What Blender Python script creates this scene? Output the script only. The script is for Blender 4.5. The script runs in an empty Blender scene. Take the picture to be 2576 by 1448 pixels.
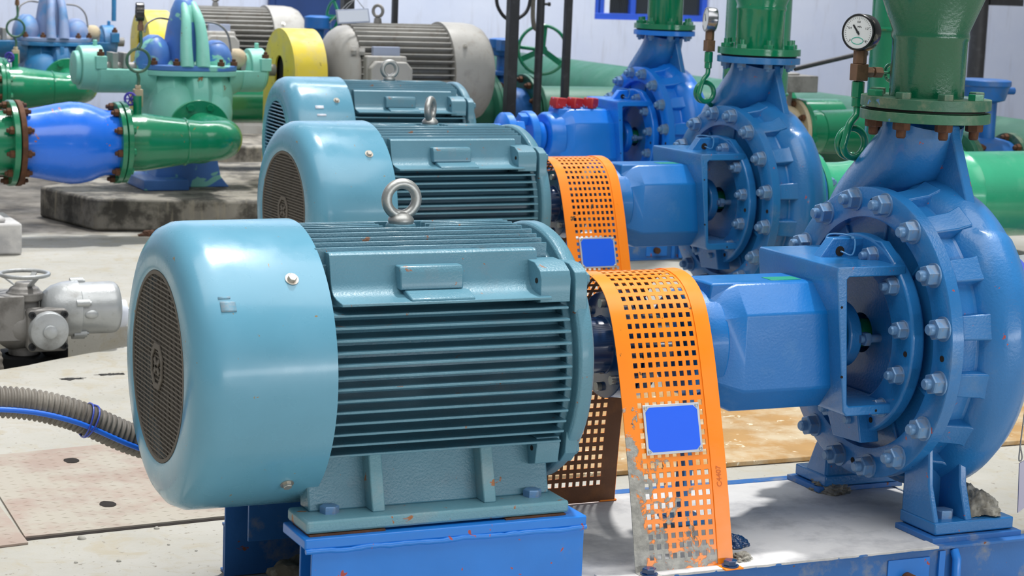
import bpy, bmesh, math, random
from math import sin, cos, pi, radians, sqrt
from mathutils import Vector, Matrix, noise

SC = bpy.context.scene
COL = SC.collection
random.seed(7)
FLOOR = -0.58
SKID = -0.46

# ------------------------------------------------------------------ materials
def lin(h):
    h = h.lstrip('#')
    o = []
    for i in (0, 2, 4):
        c = int(h[i:i+2], 16) / 255
        o.append(c / 12.92 if c <= .04045 else ((c + .055) / 1.055) ** 2.4)
    return (*o, 1)

class NT:
    def __init__(s, name):
        s.m = bpy.data.materials.new(name); s.m.use_nodes = True
        s.t = s.m.node_tree; s.n = s.t.nodes; s.b = s.n['Principled BSDF']
        s.tc = s.n.new('ShaderNodeTexCoord')
        s.co = s.tc.outputs['Object']
    def link(s, a, b): s.t.links.new(a, b)
    def noise(s, scale, detail=4, rough=.55, vec=None, dist=0):
        n = s.n.new('ShaderNodeTexNoise'); n.inputs['Scale'].default_value = scale
        n.inputs['Detail'].default_value = detail; n.inputs['Roughness'].default_value = rough
        n.inputs['Distortion'].default_value = dist
        s.link(vec if vec else s.co, n.inputs['Vector']); return n.outputs['Fac']
    def stretch(s, sx, sy, sz):
        m = s.n.new('ShaderNodeMapping'); m.inputs['Scale'].default_value = (sx, sy, sz)
        s.link(s.co, m.inputs['Vector']); return m.outputs['Vector']
    def ramp(s, fac, p0, p1, c0=0, c1=1):
        r = s.n.new('ShaderNodeMapRange'); r.inputs[1].default_value = p0; r.inputs[2].default_value = p1
        r.inputs[3].default_value = c0; r.inputs[4].default_value = c1
        s.link(fac, r.inputs[0]); return r.outputs[0]
    def mul(s, a, b):
        r = s.n.new('ShaderNodeMath'); r.operation = 'MULTIPLY'
        s.link(a, r.inputs[0])
        if isinstance(b, (int, float)): r.inputs[1].default_value = b
        else: s.link(b, r.inputs[1])
        return r.outputs[0]
    def mix(s, fac, a, b):
        r = s.n.new('ShaderNodeMix'); r.data_type = 'RGBA'
        if isinstance(fac, (int, float)): r.inputs[0].default_value = fac
        else: s.link(fac, r.inputs[0])
        for v, i in ((a, 6), (b, 7)):
            if isinstance(v, tuple): r.inputs[i].default_value = v
            else: s.link(v, r.inputs[i])
        return r.outputs[2]
    def bump(s, h, strength, dist=.002):
        b = s.n.new('ShaderNodeBump'); b.inputs['Strength'].default_value = strength
        b.inputs['Distance'].default_value = dist
        s.link(h, b.inputs['Height']); s.link(b.outputs[0], s.b.inputs['Normal'])

def scl(c, k): return (min(c[0]*k, 1), min(c[1]*k, 1), min(c[2]*k, 1), 1)

def paint(name, col, rough=.3, metal=0., var=.12, bump=.25, bscale=160, dust=None, dlo=.5, dhi=.75, dscale=7,
          chip=None, clo=.66, cscale=30, streak=None, coat=.0, spec=.5):
    n = NT(name); c = lin(col)
    v = n.mix(n.ramp(n.noise(5, 5), .3, .7), scl(c, 1 - var), scl(c, 1 + var))
    if dust:
        v = n.mix(n.mul(n.ramp(n.noise(dscale, 6, .65), dlo, dhi), .75), v, lin(dust))
    if streak:
        v = n.mix(n.mul(n.ramp(n.noise(5, 5, .6, n.stretch(6, 6, .6)), .55, .72), .7), v, lin(streak))
    if chip:
        v = n.mix(n.ramp(n.noise(cscale, 3, .6, None, .5), clo, clo + .02), v, lin(chip))
    n.link(v, n.b.inputs['Base Color'])
    rr = n.ramp(n.noise(9, 5), .3, .7, max(rough - .08, .05), rough + .12)
    n.link(rr, n.b.inputs['Roughness'])
    n.b.inputs['Metallic'].default_value = metal
    n.b.inputs['Coat Weight'].default_value = coat
    n.b.inputs['Coat Roughness'].default_value = .12
    n.b.inputs['Specular IOR Level'].default_value = spec
    if bump: n.bump(n.noise(bscale, 3), bump)
    return n.m

M = {}
M['teal'] = paint('teal_sheet_paint', '#5e9ab4', .26, var=.05, bump=.06, bscale=60, chip='#8a7a5a', clo=.705, cscale=34, coat=.25)
M['teal_cast'] = paint('teal_cast_paint', '#57879a', .36, var=.08, bump=.5, bscale=210, chip='#8a5f45', clo=.69, cscale=30, dust='#74808a', dlo=.58, dhi=.8, coat=.15)
M['teal_foot'] = paint('teal_foot_paint', '#6696a5', .42, var=.08, bump=.5, bscale=190, chip='#9a6238', clo=.635, cscale=15, dust='#8b989b', dlo=.5, dhi=.75)
M['grille'] = paint('dusty_wire', '#6b665f', .7, var=.12, bump=.2, spec=.2)
M['black'] = paint('black_void_plastic', '#0b0c0e', .7, bump=0, spec=.2)
M['steel'] = paint('galvanised_steel', '#aeb0ae', .38, .75, var=.14, bump=.3, bscale=90, dust='#6f6f6a', dlo=.55, dhi=.8, dscale=16)
M['bolt_steel'] = paint('zinc_bolt', '#b9b6ae', .35, .7, var=.1, bump=.1, dust='#8a6a4c', dlo=.55, dhi=.75, dscale=60)
M['pump'] = paint('blue_cast_paint', '#2270b0', .3, var=.1, bump=.42, bscale=150, dust='#6f87a3', dlo=.56, dhi=.85, dscale=6, chip='#a04b4e', clo=.705, cscale=34, coat=.3)
M['pump_hs'] = paint('blue_housing_paint', '#0a6db8', .36, var=.06, bump=.3, bscale=170, dust='#5d8fc0', dlo=.6, dhi=.9, coat=.15)
M['pump_nut'] = paint('blue_painted_nut', '#6089b4', .34, .15, var=.14, bump=.25, dust='#8d8378', dlo=.5, dhi=.72, dscale=40)
M['skid'] = paint('bright_blue_paint', '#1f7ad6', .36, var=.08, bump=.22, bscale=40, chip='#a7443c', clo=.675, cscale=30, dust='#6f86a8', dlo=.62, dhi=.85, coat=.1)
M['skid_dk'] = paint('worn_blue_paint', '#2a68ad', .42, var=.15, bump=.35, bscale=60, dust='#8a8f92', dlo=.52, dhi=.68, dscale=11, chip='#7b4a36', clo=.68, cscale=18)
M['orange'] = paint('orange_sheet_paint', '#ff8a14', .33, var=.05, bump=.05, chip='#6e4d2a', clo=.71, cscale=26, coat=.1)
M['guard_in'] = paint('brown_inner_face', '#5f3716', .6, .1, var=.15, bump=.2, dust='#7a4a1c', dlo=.5, dhi=.7, dscale=12)  # mottled dark brown for the inner face of the guard sheet
M['stamp'] = paint('stamped_orange', '#cf640c', .4, bump=0)
M['plate_blue'] = paint('blue_nameplate_enamel', '#0a5ff2', .4, var=.02, bump=0)
M['plate_rim'] = paint('aluminium_rim', '#c9ccd2', .35, .5, var=.05, bump=0)
M['navy'] = paint('gloss_navy_paint', '#173a66', .16, var=.1, bump=.05, coat=.5)
M['green'] = paint('green_pipe_paint', '#0b7d56', .2, var=.1, bump=.35, bscale=70, coat=.5, chip='#7e6a3c', clo=.71, cscale=20)
M['green_rough'] = paint('thick_green_paint', '#085a3c', .24, var=.12, bump=.6, bscale=110, coat=.5, chip='#8a7440', clo=.72, cscale=9)
M['green_light'] = paint('light_green_paint', '#35aa80', .28, var=.1, bump=.15, bscale=40, dust='#86c2a6', dlo=.52, dhi=.8, dscale=4, coat=.3)
M['green_dull'] = paint('dull_green_paint', '#1c6049', .42, var=.1, bump=.1, dust='#55826e', dlo=.55, dhi=.8, dscale=3)
M['green_flange'] = paint('weathered_green_flange', '#2f604a', .45, var=.15, bump=.4, bscale=90, dust='#8d8a72', dlo=.48, dhi=.75, dscale=14, chip='#4f86c4', clo=.66, cscale=16)
M['greenblue_flange'] = paint('green_over_blue_flange', '#33664c', .42, var=.15, bump=.4, bscale=90, dust='#7d8470', dlo=.5, dhi=.8, dscale=14, chip='#3f7fc6', clo=.585, cscale=11)
M['rust'] = paint('rusty_steel', '#553826', .75, .2, var=.3, bump=.6, bscale=120, dust='#74492e', dlo=.45, dhi=.7, dscale=30)
M['brass'] = paint('old_brass', '#7d604a', .55, .25, var=.2, bump=.3, dust='#5f4a38', dlo=.5, dhi=.7, dscale=50)
M['concrete'] = None
M['ochre'] = paint('rusted_ochre_plate', '#a98450', .65, var=.12, bump=.3, bscale=50, dust='#c4b9a0', dlo=.46, dhi=.66, dscale=6, chip='#d8cdb4', clo=.66, cscale=26)
M['pinkplate'] = paint('dusty_chequer_plate', '#9d8c81', .7, var=.06, bump=.2, bscale=80, dust='#aaa79b', dlo=.42, dhi=.55, dscale=3.2, chip='#d8b878', clo=.71, cscale=6)
M['cement'] = paint('dried_cement', '#7b7870', .9, var=.25, bump=1., bscale=40, dust='#b5b3aa', dlo=.45, dhi=.65, dscale=25, spec=.1)
M['cement_dark'] = paint('dark_cement', '#5b574f', .95, var=.3, bump=1., bscale=35, dust='#8a877e', dlo=.5, dhi=.68, dscale=14, spec=.1)
M['grout'] = paint('white_grout', '#d2d1d0', .8, var=.1, bump=.35, bscale=45, dust='#96979c', dlo=.48, dhi=.7, dscale=6, spec=.2)
M['plinth'] = paint('stained_concrete', '#8b867c', .75, var=.25, bump=.7, bscale=30, dust='#26231f', dlo=.46, dhi=.58, dscale=5.5, streak='#a39a86')
M['grey_motor'] = paint('dirty_grey_paint', '#a5a39e', .5, var=.1, bump=.25, bscale=60, dust='#7d7a74', dlo=.55, dhi=.78, dscale=8, streak='#8f8578')
M['yellow'] = paint('worn_yellow_paint', '#e3cb3c', .5, var=.08, bump=.2, chip='#7c5f3a', clo=.68, cscale=22, dust='#cbbd86', dlo=.5, dhi=.7, dscale=7)
M['cyan'] = paint('peeling_aqua_paint', '#86cdbd', .45, var=.12, bump=.5, bscale=45, dust='#6aa695', dlo=.5, dhi=.75, dscale=5, chip='#8b6a48', clo=.69, cscale=14)
M['cyanblue'] = paint('aqua_over_blue_paint', '#4a78bd', .42, var=.15, bump=.5, bscale=45, chip='#86c9bb', clo=.585, cscale=5, dust='#7a7f94', dlo=.62, dhi=.85)
M['backblue'] = paint('dull_blue_paint', '#2f78ac', .45, var=.15, bump=.3, bscale=40, dust='#8d95ad', dlo=.5, dhi=.75, dscale=6)
M['valveblue'] = paint('valve_blue_paint', '#1a74ee', .25, var=.06, bump=.2, bscale=40, chip='#a5685a', clo=.66, cscale=14, coat=.35)
M['gearblue'] = paint('gear_blue_paint', '#1c5fa6', .4, var=.12, bump=.3, dust='#4a5b78', dlo=.52, dhi=.75)
M['purpleblue'] = paint('violet_blue_paint', '#3a4fb8', .3, var=.12, bump=.3, chip='#2f9a6a', clo=.7, cscale=14, coat=.3)
M['purple'] = paint('violet_wheel_paint', '#4b3fae', .4, var=.15, bump=.2)
M['silver'] = paint('silver_cast_paint', '#b4b8ba', .36, .35, var=.12, bump=.4, bscale=90, dust='#77736c', dlo=.52, dhi=.75, dscale=9, chip='#5b4436', clo=.72, cscale=25)
M['silver_dk'] = paint('grimy_silver_paint', '#8b8986', .5, .25, var=.2, bump=.4, bscale=70, dust='#3f3b37', dlo=.48, dhi=.7, dscale=8)
M['tan'] = paint('tan_valve_coating', '#b9a98c', .7, var=.12, bump=.4, bscale=50, dust='#d0c4ab', dlo=.5, dhi=.7)
M['post'] = paint('black_post_paint', '#2b2c31', .5, var=.2, bump=.3, dust='#4d4f55', dlo=.55, dhi=.8, dscale=20)
M['conduit'] = paint('grey_corrugated_plastic', '#6f6a63', .6, var=.12, bump=.15, dust='#8f8a80', dlo=.5, dhi=.75, dscale=14)
M['cable'] = paint('blue_cable_sheath', '#1d6be0', .35, var=.05, bump=0)
M['white'] = paint('white_card', '#dfe5f2', .5, var=.02, bump=0)
M['cardrim'] = paint('grey_card_frame', '#9aa3b8', .5, var=.05, bump=0)
M['dial'] = paint('white_dial', '#e9eef0', .4, var=.03, bump=0)
M['ink'] = paint('black_ink', '#23262a', .6, bump=0)
M['gaugeblack'] = paint('black_gauge_case', '#1a1b1e', .25, var=.2, bump=.05, coat=.4, chip='#8d867d', clo=.66, cscale=40)
M['chrome'] = paint('scuffed_chrome', '#8f9196', .2, .9, var=.2, bump=.05)
M['gaugegreen'] = paint('green_outline', '#22b39a', .5, bump=0)
M['red'] = paint('red_rubber', '#b4282e', .4, var=.15, bump=.2, chip='#8fa6d8', clo=.54, cscale=14)
M['rubber'] = paint('dark_gasket', '#1c1a18', .8, bump=.2)
M['winblue'] = paint('window_blue_paint', '#2e58c8', .35, var=.1, bump=.1)
M['doorblue'] = paint('door_blue_paint', '#1a3970', .4, var=.1, bump=.1)
M['stone'] = paint('grey_pebble', '#a5a39b', .9, var=.2, bump=.6)
M['hole'] = paint('dark_rust_hole', '#1d1612', .9, bump=0)
M['tag'] = paint('grey_lilac_tag', '#b9b6cc', .5, var=.03, bump=0)
M['wire'] = paint('bare_wire', '#8b8d90', .4, .6, bump=0)

def mk_glass():
    n = NT('window_glass'); n.b.inputs['Base Color'].default_value = lin('#2c3238')
    n.b.inputs['Roughness'].default_value = .12; return n.m
M['glass'] = mk_glass()

def mk_floor():
    n = NT('cement_floor')
    v = n.mix(n.ramp(n.noise(1.6, 8, .6), .3, .7), lin('#a4a299'), lin('#b9b7b0'))
    v = n.mix(n.mul(n.ramp(n.noise(9, 8, .7, None, 1), .5, .66), .7), v, lin('#a89f8a'))
    v = n.mix(n.ramp(n.noise(60, 4, .6), .64, .7), v, lin('#857f73'))
    # damp, dirty concrete round the old plinths further back: its edge follows the ground, wobbling with noise
    sep = n.n.new('ShaderNodeSeparateXYZ'); n.link(n.co, sep.inputs[0])
    ad = n.n.new('ShaderNodeMath'); ad.operation = 'ADD'
    n.link(sep.outputs['Y'], ad.inputs[0]); n.link(n.ramp(n.noise(2.5, 6, .6), 0, 1, -.5, .5), ad.inputs[1])
    wet = n.ramp(ad.outputs[0], 5.9, 6.2)
    dk = n.mix(n.ramp(n.noise(4, 7, .7), .35, .65), lin('#2f2b27'), lin('#77726a'))
    v = n.mix(wet, v, dk)
    n.link(v, n.b.inputs['Base Color'])
    n.link(n.ramp(n.noise(5, 5), .3, .7, .55, .85), n.b.inputs['Roughness'])
    n.b.inputs['Specular IOR Level'].default_value = .3
    n.bump(n.noise(22, 10, .7), .5, .006)
    return n.m
M['floor'] = mk_floor()

def mk_wall():
    n = NT('whitewashed_wall')
    v = n.mix(n.ramp(n.noise(1.1, 6, .6), .3, .7), lin('#c3cde6'), lin('#d3daec'))
    v = n.mix(n.mul(n.ramp(n.noise(4, 6, .65, n.stretch(3.5, 1, .35)), .54, .75), .45), v, lin('#a3a3ac'))
    n.link(v, n.b.inputs['Base Color']); n.b.inputs['Roughness'].default_value = .8
    n.bump(n.noise(12, 8, .6), .25, .01)
    return n.m
M['wall'] = mk_wall()

def mk_guard():
    # orange paint with dried mortar splashes climbing from the foot of the front leg
    n = NT('orange_paint_with_mortar')
    c = lin('#ff8a14')
    v = n.mix(n.ramp(n.noise(6, 5), .3, .7), scl(c, .93), scl(c, 1.05))
    v = n.mix(n.ramp(n.noise(34, 3, .6, None, .5), .70, .715), v, lin('#7a4f22'))
    sep = n.n.new('ShaderNodeSeparateXYZ'); n.link(n.co, sep.inputs[0])
    h = n.ramp(sep.outputs['Z'], -.46, -.05, .22, -.12)        # more mortar near the ground
    lft = n.ramp(sep.outputs['X'], 1.01, 1.10, .13, -.06)      # and along one edge
    ns = n.noise(16, 6, .65, None, .4)
    a = n.n.new('ShaderNodeMath'); a.operation = 'ADD'; n.link(h, a.inputs[0]); n.link(lft, a.inputs[1])
    b = n.n.new('ShaderNodeMath'); b.operation = 'ADD'; n.link(a.outputs[0], b.inputs[0]); n.link(ns, b.inputs[1])
    mask = n.ramp(b.outputs[0], .63, .66)
    front = n.ramp(sep.outputs['Y'], -.18, -.2)
    mask = n.mul(mask, front)
    g = n.mix(n.ramp(n.noise(60, 5), .3, .7), lin('#8a8a86'), lin('#b3b2ac'))
    v = n.mix(mask, v, g)
    n.link(v, n.b.inputs['Base Color'])
    n.link(n.ramp(mask, 0, 1, .33, .9), n.b.inputs['Roughness'])
    n.b.inputs['Coat Weight'].default_value = .08
    n.bump(n.mul(n.noise(90, 5), mask), .8, .004)
    return n.m
M['guard'] = mk_guard()

# ------------------------------------------------------------------ mesh helper
AX = {'X': (Vector((1, 0, 0)), Vector((0, 1, 0)), Vector((0, 0, 1))),
      'Y': (Vector((0, 1, 0)), Vector((0, 0, 1)), Vector((1, 0, 0))),
      'Z': (Vector((0, 0, 1)), Vector((1, 0, 0)), Vector((0, 1, 0)))}

def frame(d):
    d = Vector(d).normalized()
    a = Vector((0, 0, 1)) if abs(d.z) < .9 else Vector((1, 0, 0))
    u = d.cross(a).normalized(); return d, u, d.cross(u).normalized()

class G:
    def __init__(s): s.v = []; s.f = []
    def add(s, vs, fs):
        o = len(s.v); s.v += [Vector(v) for v in vs]; s.f += [tuple(i + o for i in f) for f in fs]; return s
    def box(s, x0, x1, y0, y1, z0, z1):
        vs = [(x, y, z) for x in (x0, x1) for y in (y0, y1) for z in (z0, z1)]
        return s.add(vs, [(0, 1, 3, 2), (4, 6, 7, 5), (0, 4, 5, 1), (2, 3, 7, 6), (0, 2, 6, 4), (1, 5, 7, 3)])
    def obox(s, c, d, u, l, w, h):
        d = Vector(d).normalized(); u = Vector(u); u = (u - d * u.dot(d)).normalized(); t = d.cross(u); c = Vector(c)
        vs = [c + d * (a * l / 2) + u * (b * w / 2) + t * (e * h / 2) for a in (-1, 1) for b in (-1, 1) for e in (-1, 1)]
        return s.add(vs, [(0, 1, 3, 2), (4, 6, 7, 5), (0, 4, 5, 1), (2, 3, 7, 6), (0, 2, 6, 4), (1, 5, 7, 3)])
    def prism(s, pts, ax, a, b):
        A, U, V = AX[ax]; n = len(pts)
        if ax == 'Y': f = lambda p, t: Vector((p[0], t, p[1]))
        elif ax == 'X': f = lambda p, t: Vector((t, p[0], p[1]))
        else: f = lambda p, t: Vector((p[0], p[1], t))
        vs = [f(p, a) for p in pts] + [f(p, b) for p in pts]
        fs = [tuple(range(n)), tuple(range(2 * n - 1, n - 1, -1))] + [(i, i + n, (i + 1) % n + n, (i + 1) % n) for i in range(n)]
        return s.add(vs, fs)
    def loft(s, rings, cap=True, closed=False):
        n = len(rings[0]); vs = [p for r in rings for p in r]; fs = []
        m = len(rings)
        for k in range(m if closed else m - 1):
            for i in range(n):
                j = (i + 1) % n; k2 = (k + 1) % m
                fs.append((k * n + i, k * n + j, k2 * n + j, k2 * n + i))
        if cap and not closed: fs += [tuple(range(n - 1, -1, -1)), tuple(range((m - 1) * n, m * n))]
        return s.add(vs, fs)
    def lathe(s, prof, d=(1, 0, 0), c=(0, 0, 0), seg=48, cap=True, closed=False):
        d, u, w = frame(d); c = Vector(c)
        rings = [[c + d * t + (u * cos(2 * pi * i / seg) + w * sin(2 * pi * i / seg)) * max(r, 1e-4) for i in range(seg)] for t, r in prof]
        return s.loft(rings, cap, closed)
    def cyl(s, p0, p1, r, r2=None, seg=20):
        p0 = Vector(p0); p1 = Vector(p1); L = (p1 - p0).length
        return s.lathe([(0, r), (L, r if r2 is None else r2)], p1 - p0, p0, seg)
    def tube(s, pts, r, seg=12, cap=True, closed=False):
        pts = [Vector(p) for p in pts]; n = len(pts); rs = r if isinstance(r, (list, tuple)) else [r] * n
        rings = []; u = None
        for i, p in enumerate(pts):
            if closed: t = pts[(i + 1) % n] - pts[i - 1]
            else: t = pts[min(i + 1, n - 1)] - pts[max(i - 1, 0)]
            t.normalize()
            if u is None: _, u, _ = frame(t)
            u = (u - t * u.dot(t)).normalized(); w = t.cross(u)
            rings.append([p + (u * cos(2 * pi * k / seg) + w * sin(2 * pi * k / seg)) * rs[i] for k in range(seg)])
        return s.loft(rings, cap, closed)
    def torus(s, c, d, R, r, n=36, seg=12, a0=0, a1=2 * pi):
        d, u, w = frame(d); c = Vector(c); full = abs(a1 - a0 - 2 * pi) < 1e-6
        m = n if full else n + 1
        pts = [c + (u * cos(a0 + (a1 - a0) * i / n) + w * sin(a0 + (a1 - a0) * i / n)) * R for i in range(m)]
        return s.tube(pts, r, seg, True, full)
    def ngon(s, c, d, r, h, n=6, rot=0, cham=.12):
        d, u, w = frame(d); c = Vector(c)
        prof = [(0, r), (h * (1 - cham), r), (h, r * .9)]
        rings = [[c + d * t + (u * cos(rot + 2 * pi * i / n) + w * sin(rot + 2 * pi * i / n)) * q for i in range(n)] for t, q in prof]
        return s.loft(rings)
    def sphere(s, c, r, n=12, sx=1, sy=1, sz=1):
        c = Vector(c); rings = []
        for k in range(1, n):
            a = pi * k / n
            rings.append([c + Vector((sx * r * sin(a) * cos(2 * pi * i / (2 * n)), sy * r * sin(a) * sin(2 * pi * i / (2 * n)), -sz * r * cos(a))) for i in range(2 * n)])
        return s.loft(rings)
    def xf(s, M_):
        s.v = [M_ @ v for v in s.v]; return s
    def mesh(s, name, mat, smooth=38):
        me = bpy.data.meshes.new(name); me.from_pydata([tuple(v) for v in s.v], [], s.f)
        bm = bmesh.new(); bm.from_mesh(me); bmesh.ops.recalc_face_normals(bm, faces=bm.faces); bm.to_mesh(me); bm.free()
        if mat: me.materials.append(mat)
        if smooth:
            for p in me.polygons: p.use_smooth = True
            me.set_sharp_from_angle(angle=radians(smooth))
        return me
    def build(s, name, mat, parent=None, bevel=0, smooth=38, seg=2, loc=None, rot=None, label=None):
        o = bpy.data.objects.new(name, s.mesh(name, mat, smooth)); COL.objects.link(o)
        if parent: o.parent = parent
        if loc: o.location = loc
        if rot: o.rotation_euler = rot
        if bevel:
            b = o.modifiers.new('edge', 'BEVEL'); b.width = bevel; b.segments = seg; b.limit_method = 'ANGLE'; b.angle_limit = radians(40)
            b.harden_normals = False
        if label: o['label'] = label
        return o

def empty(name, loc, label, cat, rz=0, group=None):
    o = bpy.data.objects.new(name, None); COL.objects.link(o); o.location = loc; o.rotation_euler = (0, 0, rz)
    o.empty_display_size = .1
    o['label'] = label; o['category'] = cat
    if group: o['group'] = group
    return o
def tag(o, label, cat, group=None):
    o['label'] = label; o['category'] = cat
    if group: o['group'] = group
    return o
def struct(o): o['kind'] = 'structure'; return o
def stuff(o): o['kind'] = 'stuff'; return o

def inst(name, me, parent, loc, rot=(0, 0, 0), scale=1):
    o = bpy.data.objects.new(name, me); COL.objects.link(o); o.parent = parent; o.location = loc; o.rotation_euler = rot
    if scale != 1: o.scale = (scale,) * 3
    return o
def copy_tree(o, parent=None):
    c = o.copy(); COL.objects.link(c)
    if parent: c.parent = parent
    for ch in list(o.children): copy_tree(ch, c)
    return c
def dup(root, loc, rz, label):
    c = copy_tree(root); c.location = loc; c.rotation_euler = (0, 0, rz); c['label'] = label
    return c
def text(body, size, mat, parent, loc, rot, name='lettering', depth=.0006):
    cu = bpy.data.curves.new(name, 'FONT'); cu.body = body; cu.size = size; cu.align_x = 'CENTER'; cu.align_y = 'CENTER'; cu.extrude = depth
    t = bpy.data.objects.new('tmp', cu); COL.objects.link(t)
    bpy.context.view_layer.update()
    me = bpy.data.meshes.new_from_object(t.evaluated_get(bpy.context.evaluated_depsgraph_get()))
    bpy.data.objects.remove(t); me.materials.clear(); me.materials.append(mat)
    o = bpy.data.objects.new(name, me); COL.objects.link(o); o.parent = parent; o.location = loc; o.rotation_euler = rot
    return o

def catmull(pts, n=8):
    P = [Vector(p) for p in pts]; P = [2 * P[0] - P[1]] + P + [2 * P[-1] - P[-2]]; out = []
    for i in range(1, len(P) - 2):
        for k in range(n):
            t = k / n; a, b, c, d = P[i-1], P[i], P[i+1], P[i+2]
            out.append(.5 * ((2*b) + (c-a)*t + (2*a-5*b+4*c-d)*t*t + (3*b-a-3*c+d)*t**3))
    out.append(P[-2]); return out

# shared bolt meshes: hex pieces whose axis points along +Z
def me_hexhead(name, af, h, mat, washer=0, stud=0):
    g = G(); z = 0
    if washer: g.cyl((0, 0, 0), (0, 0, washer[1]), washer[0], seg=24); z = washer[1]
    g.ngon((0, 0, z), (0, 0, 1), af / sqrt(3), h, rot=.3)
    if stud: g.lathe([(0, stud[0]), (stud[1] - .004, stud[0]), (stud[1], stud[0] * .75)], (0, 0, 1), (0, 0, z + h), 16)
    return g.mesh(name, mat, 30)
BM = {
 'ring_nut': me_hexhead('ring_nut', .046, .026, M['pump_nut'], (.030, .004), (.0135, .017)),
 'nut': me_hexhead('nut', .038, .022, M['pump_nut'], (.024, .003), (.011, .014)),
 'head': me_hexhead('head', .036, .015, M['green_flange']),
 'green_head': me_hexhead('green_head', .036, .015, M['green']),
 'rust_nut': me_hexhead('rust_nut', .038, .022, M['rust'], 0, (.012, .02)),
 'foot_bolt': me_hexhead('foot_bolt', .036, .016, M['pump_nut']),
 'zinc': me_hexhead('zinc', .017, .008, M['bolt_steel'], (.0145, .002)),
 'rust_small': me_hexhead('rust_small', .034, .022, M['rust'], 0, (.011, .015)),
 'teal_bolt': me_hexhead('teal_bolt', .026, .012, M['teal_cast']),
 'black_bolt': me_hexhead('black_bolt', .028, .012, M['navy'], (.02, .003)),
}
RX = (0, -pi / 2, 0)      # +Z turned to -X
RX2 = (0, pi / 2, 0)      # +Z turned to +X
RY = (pi / 2, 0, 0)       # +Z turned to -Y
exec_parts = None

# ------------------------------------------------------------------ electric motor (shaft along X, origin on the floor plane of its feet below the axis)
def mirror_y(g):
    return g.xf(Matrix.Scale(-1, 4, (0, 1, 0)))

def grille_mesh(rg=.206, pitch=.0098):
    g = G(); n = int(rg / pitch)
    for i in range(-n, n + 1):
        q = i * pitch; h = sqrt(max(rg * rg - q * q, 0))
        if h < .01: continue
        g.box(.0045, .0052, q - .0014, q + .0014, -h, h)
        g.box(.0040, .0047, -h, h, q - .0017, q + .0017)
    g.lathe([(.002, .206), (.002, .198), (.009, .198), (.009, .206)], seg=64, closed=True)
    return g

def slat_mesh(rg=.206, pitch=.0165):
    g = G(); n = int(rg / pitch)
    for i in range(-n, n + 1):
        q = i * pitch; h = sqrt(max(rg * rg - q * q, 0))
        if h < .01: continue
        g.prism([(.0, q + .002), (.012, q - .006), (.014, q - .004), (.002, q + .0045)], 'Y', -h, h)
    g.lathe([(.0, .208), (.0, .196), (.012, .196), (.012, .208)], seg=64, closed=True)
    return g

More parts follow.
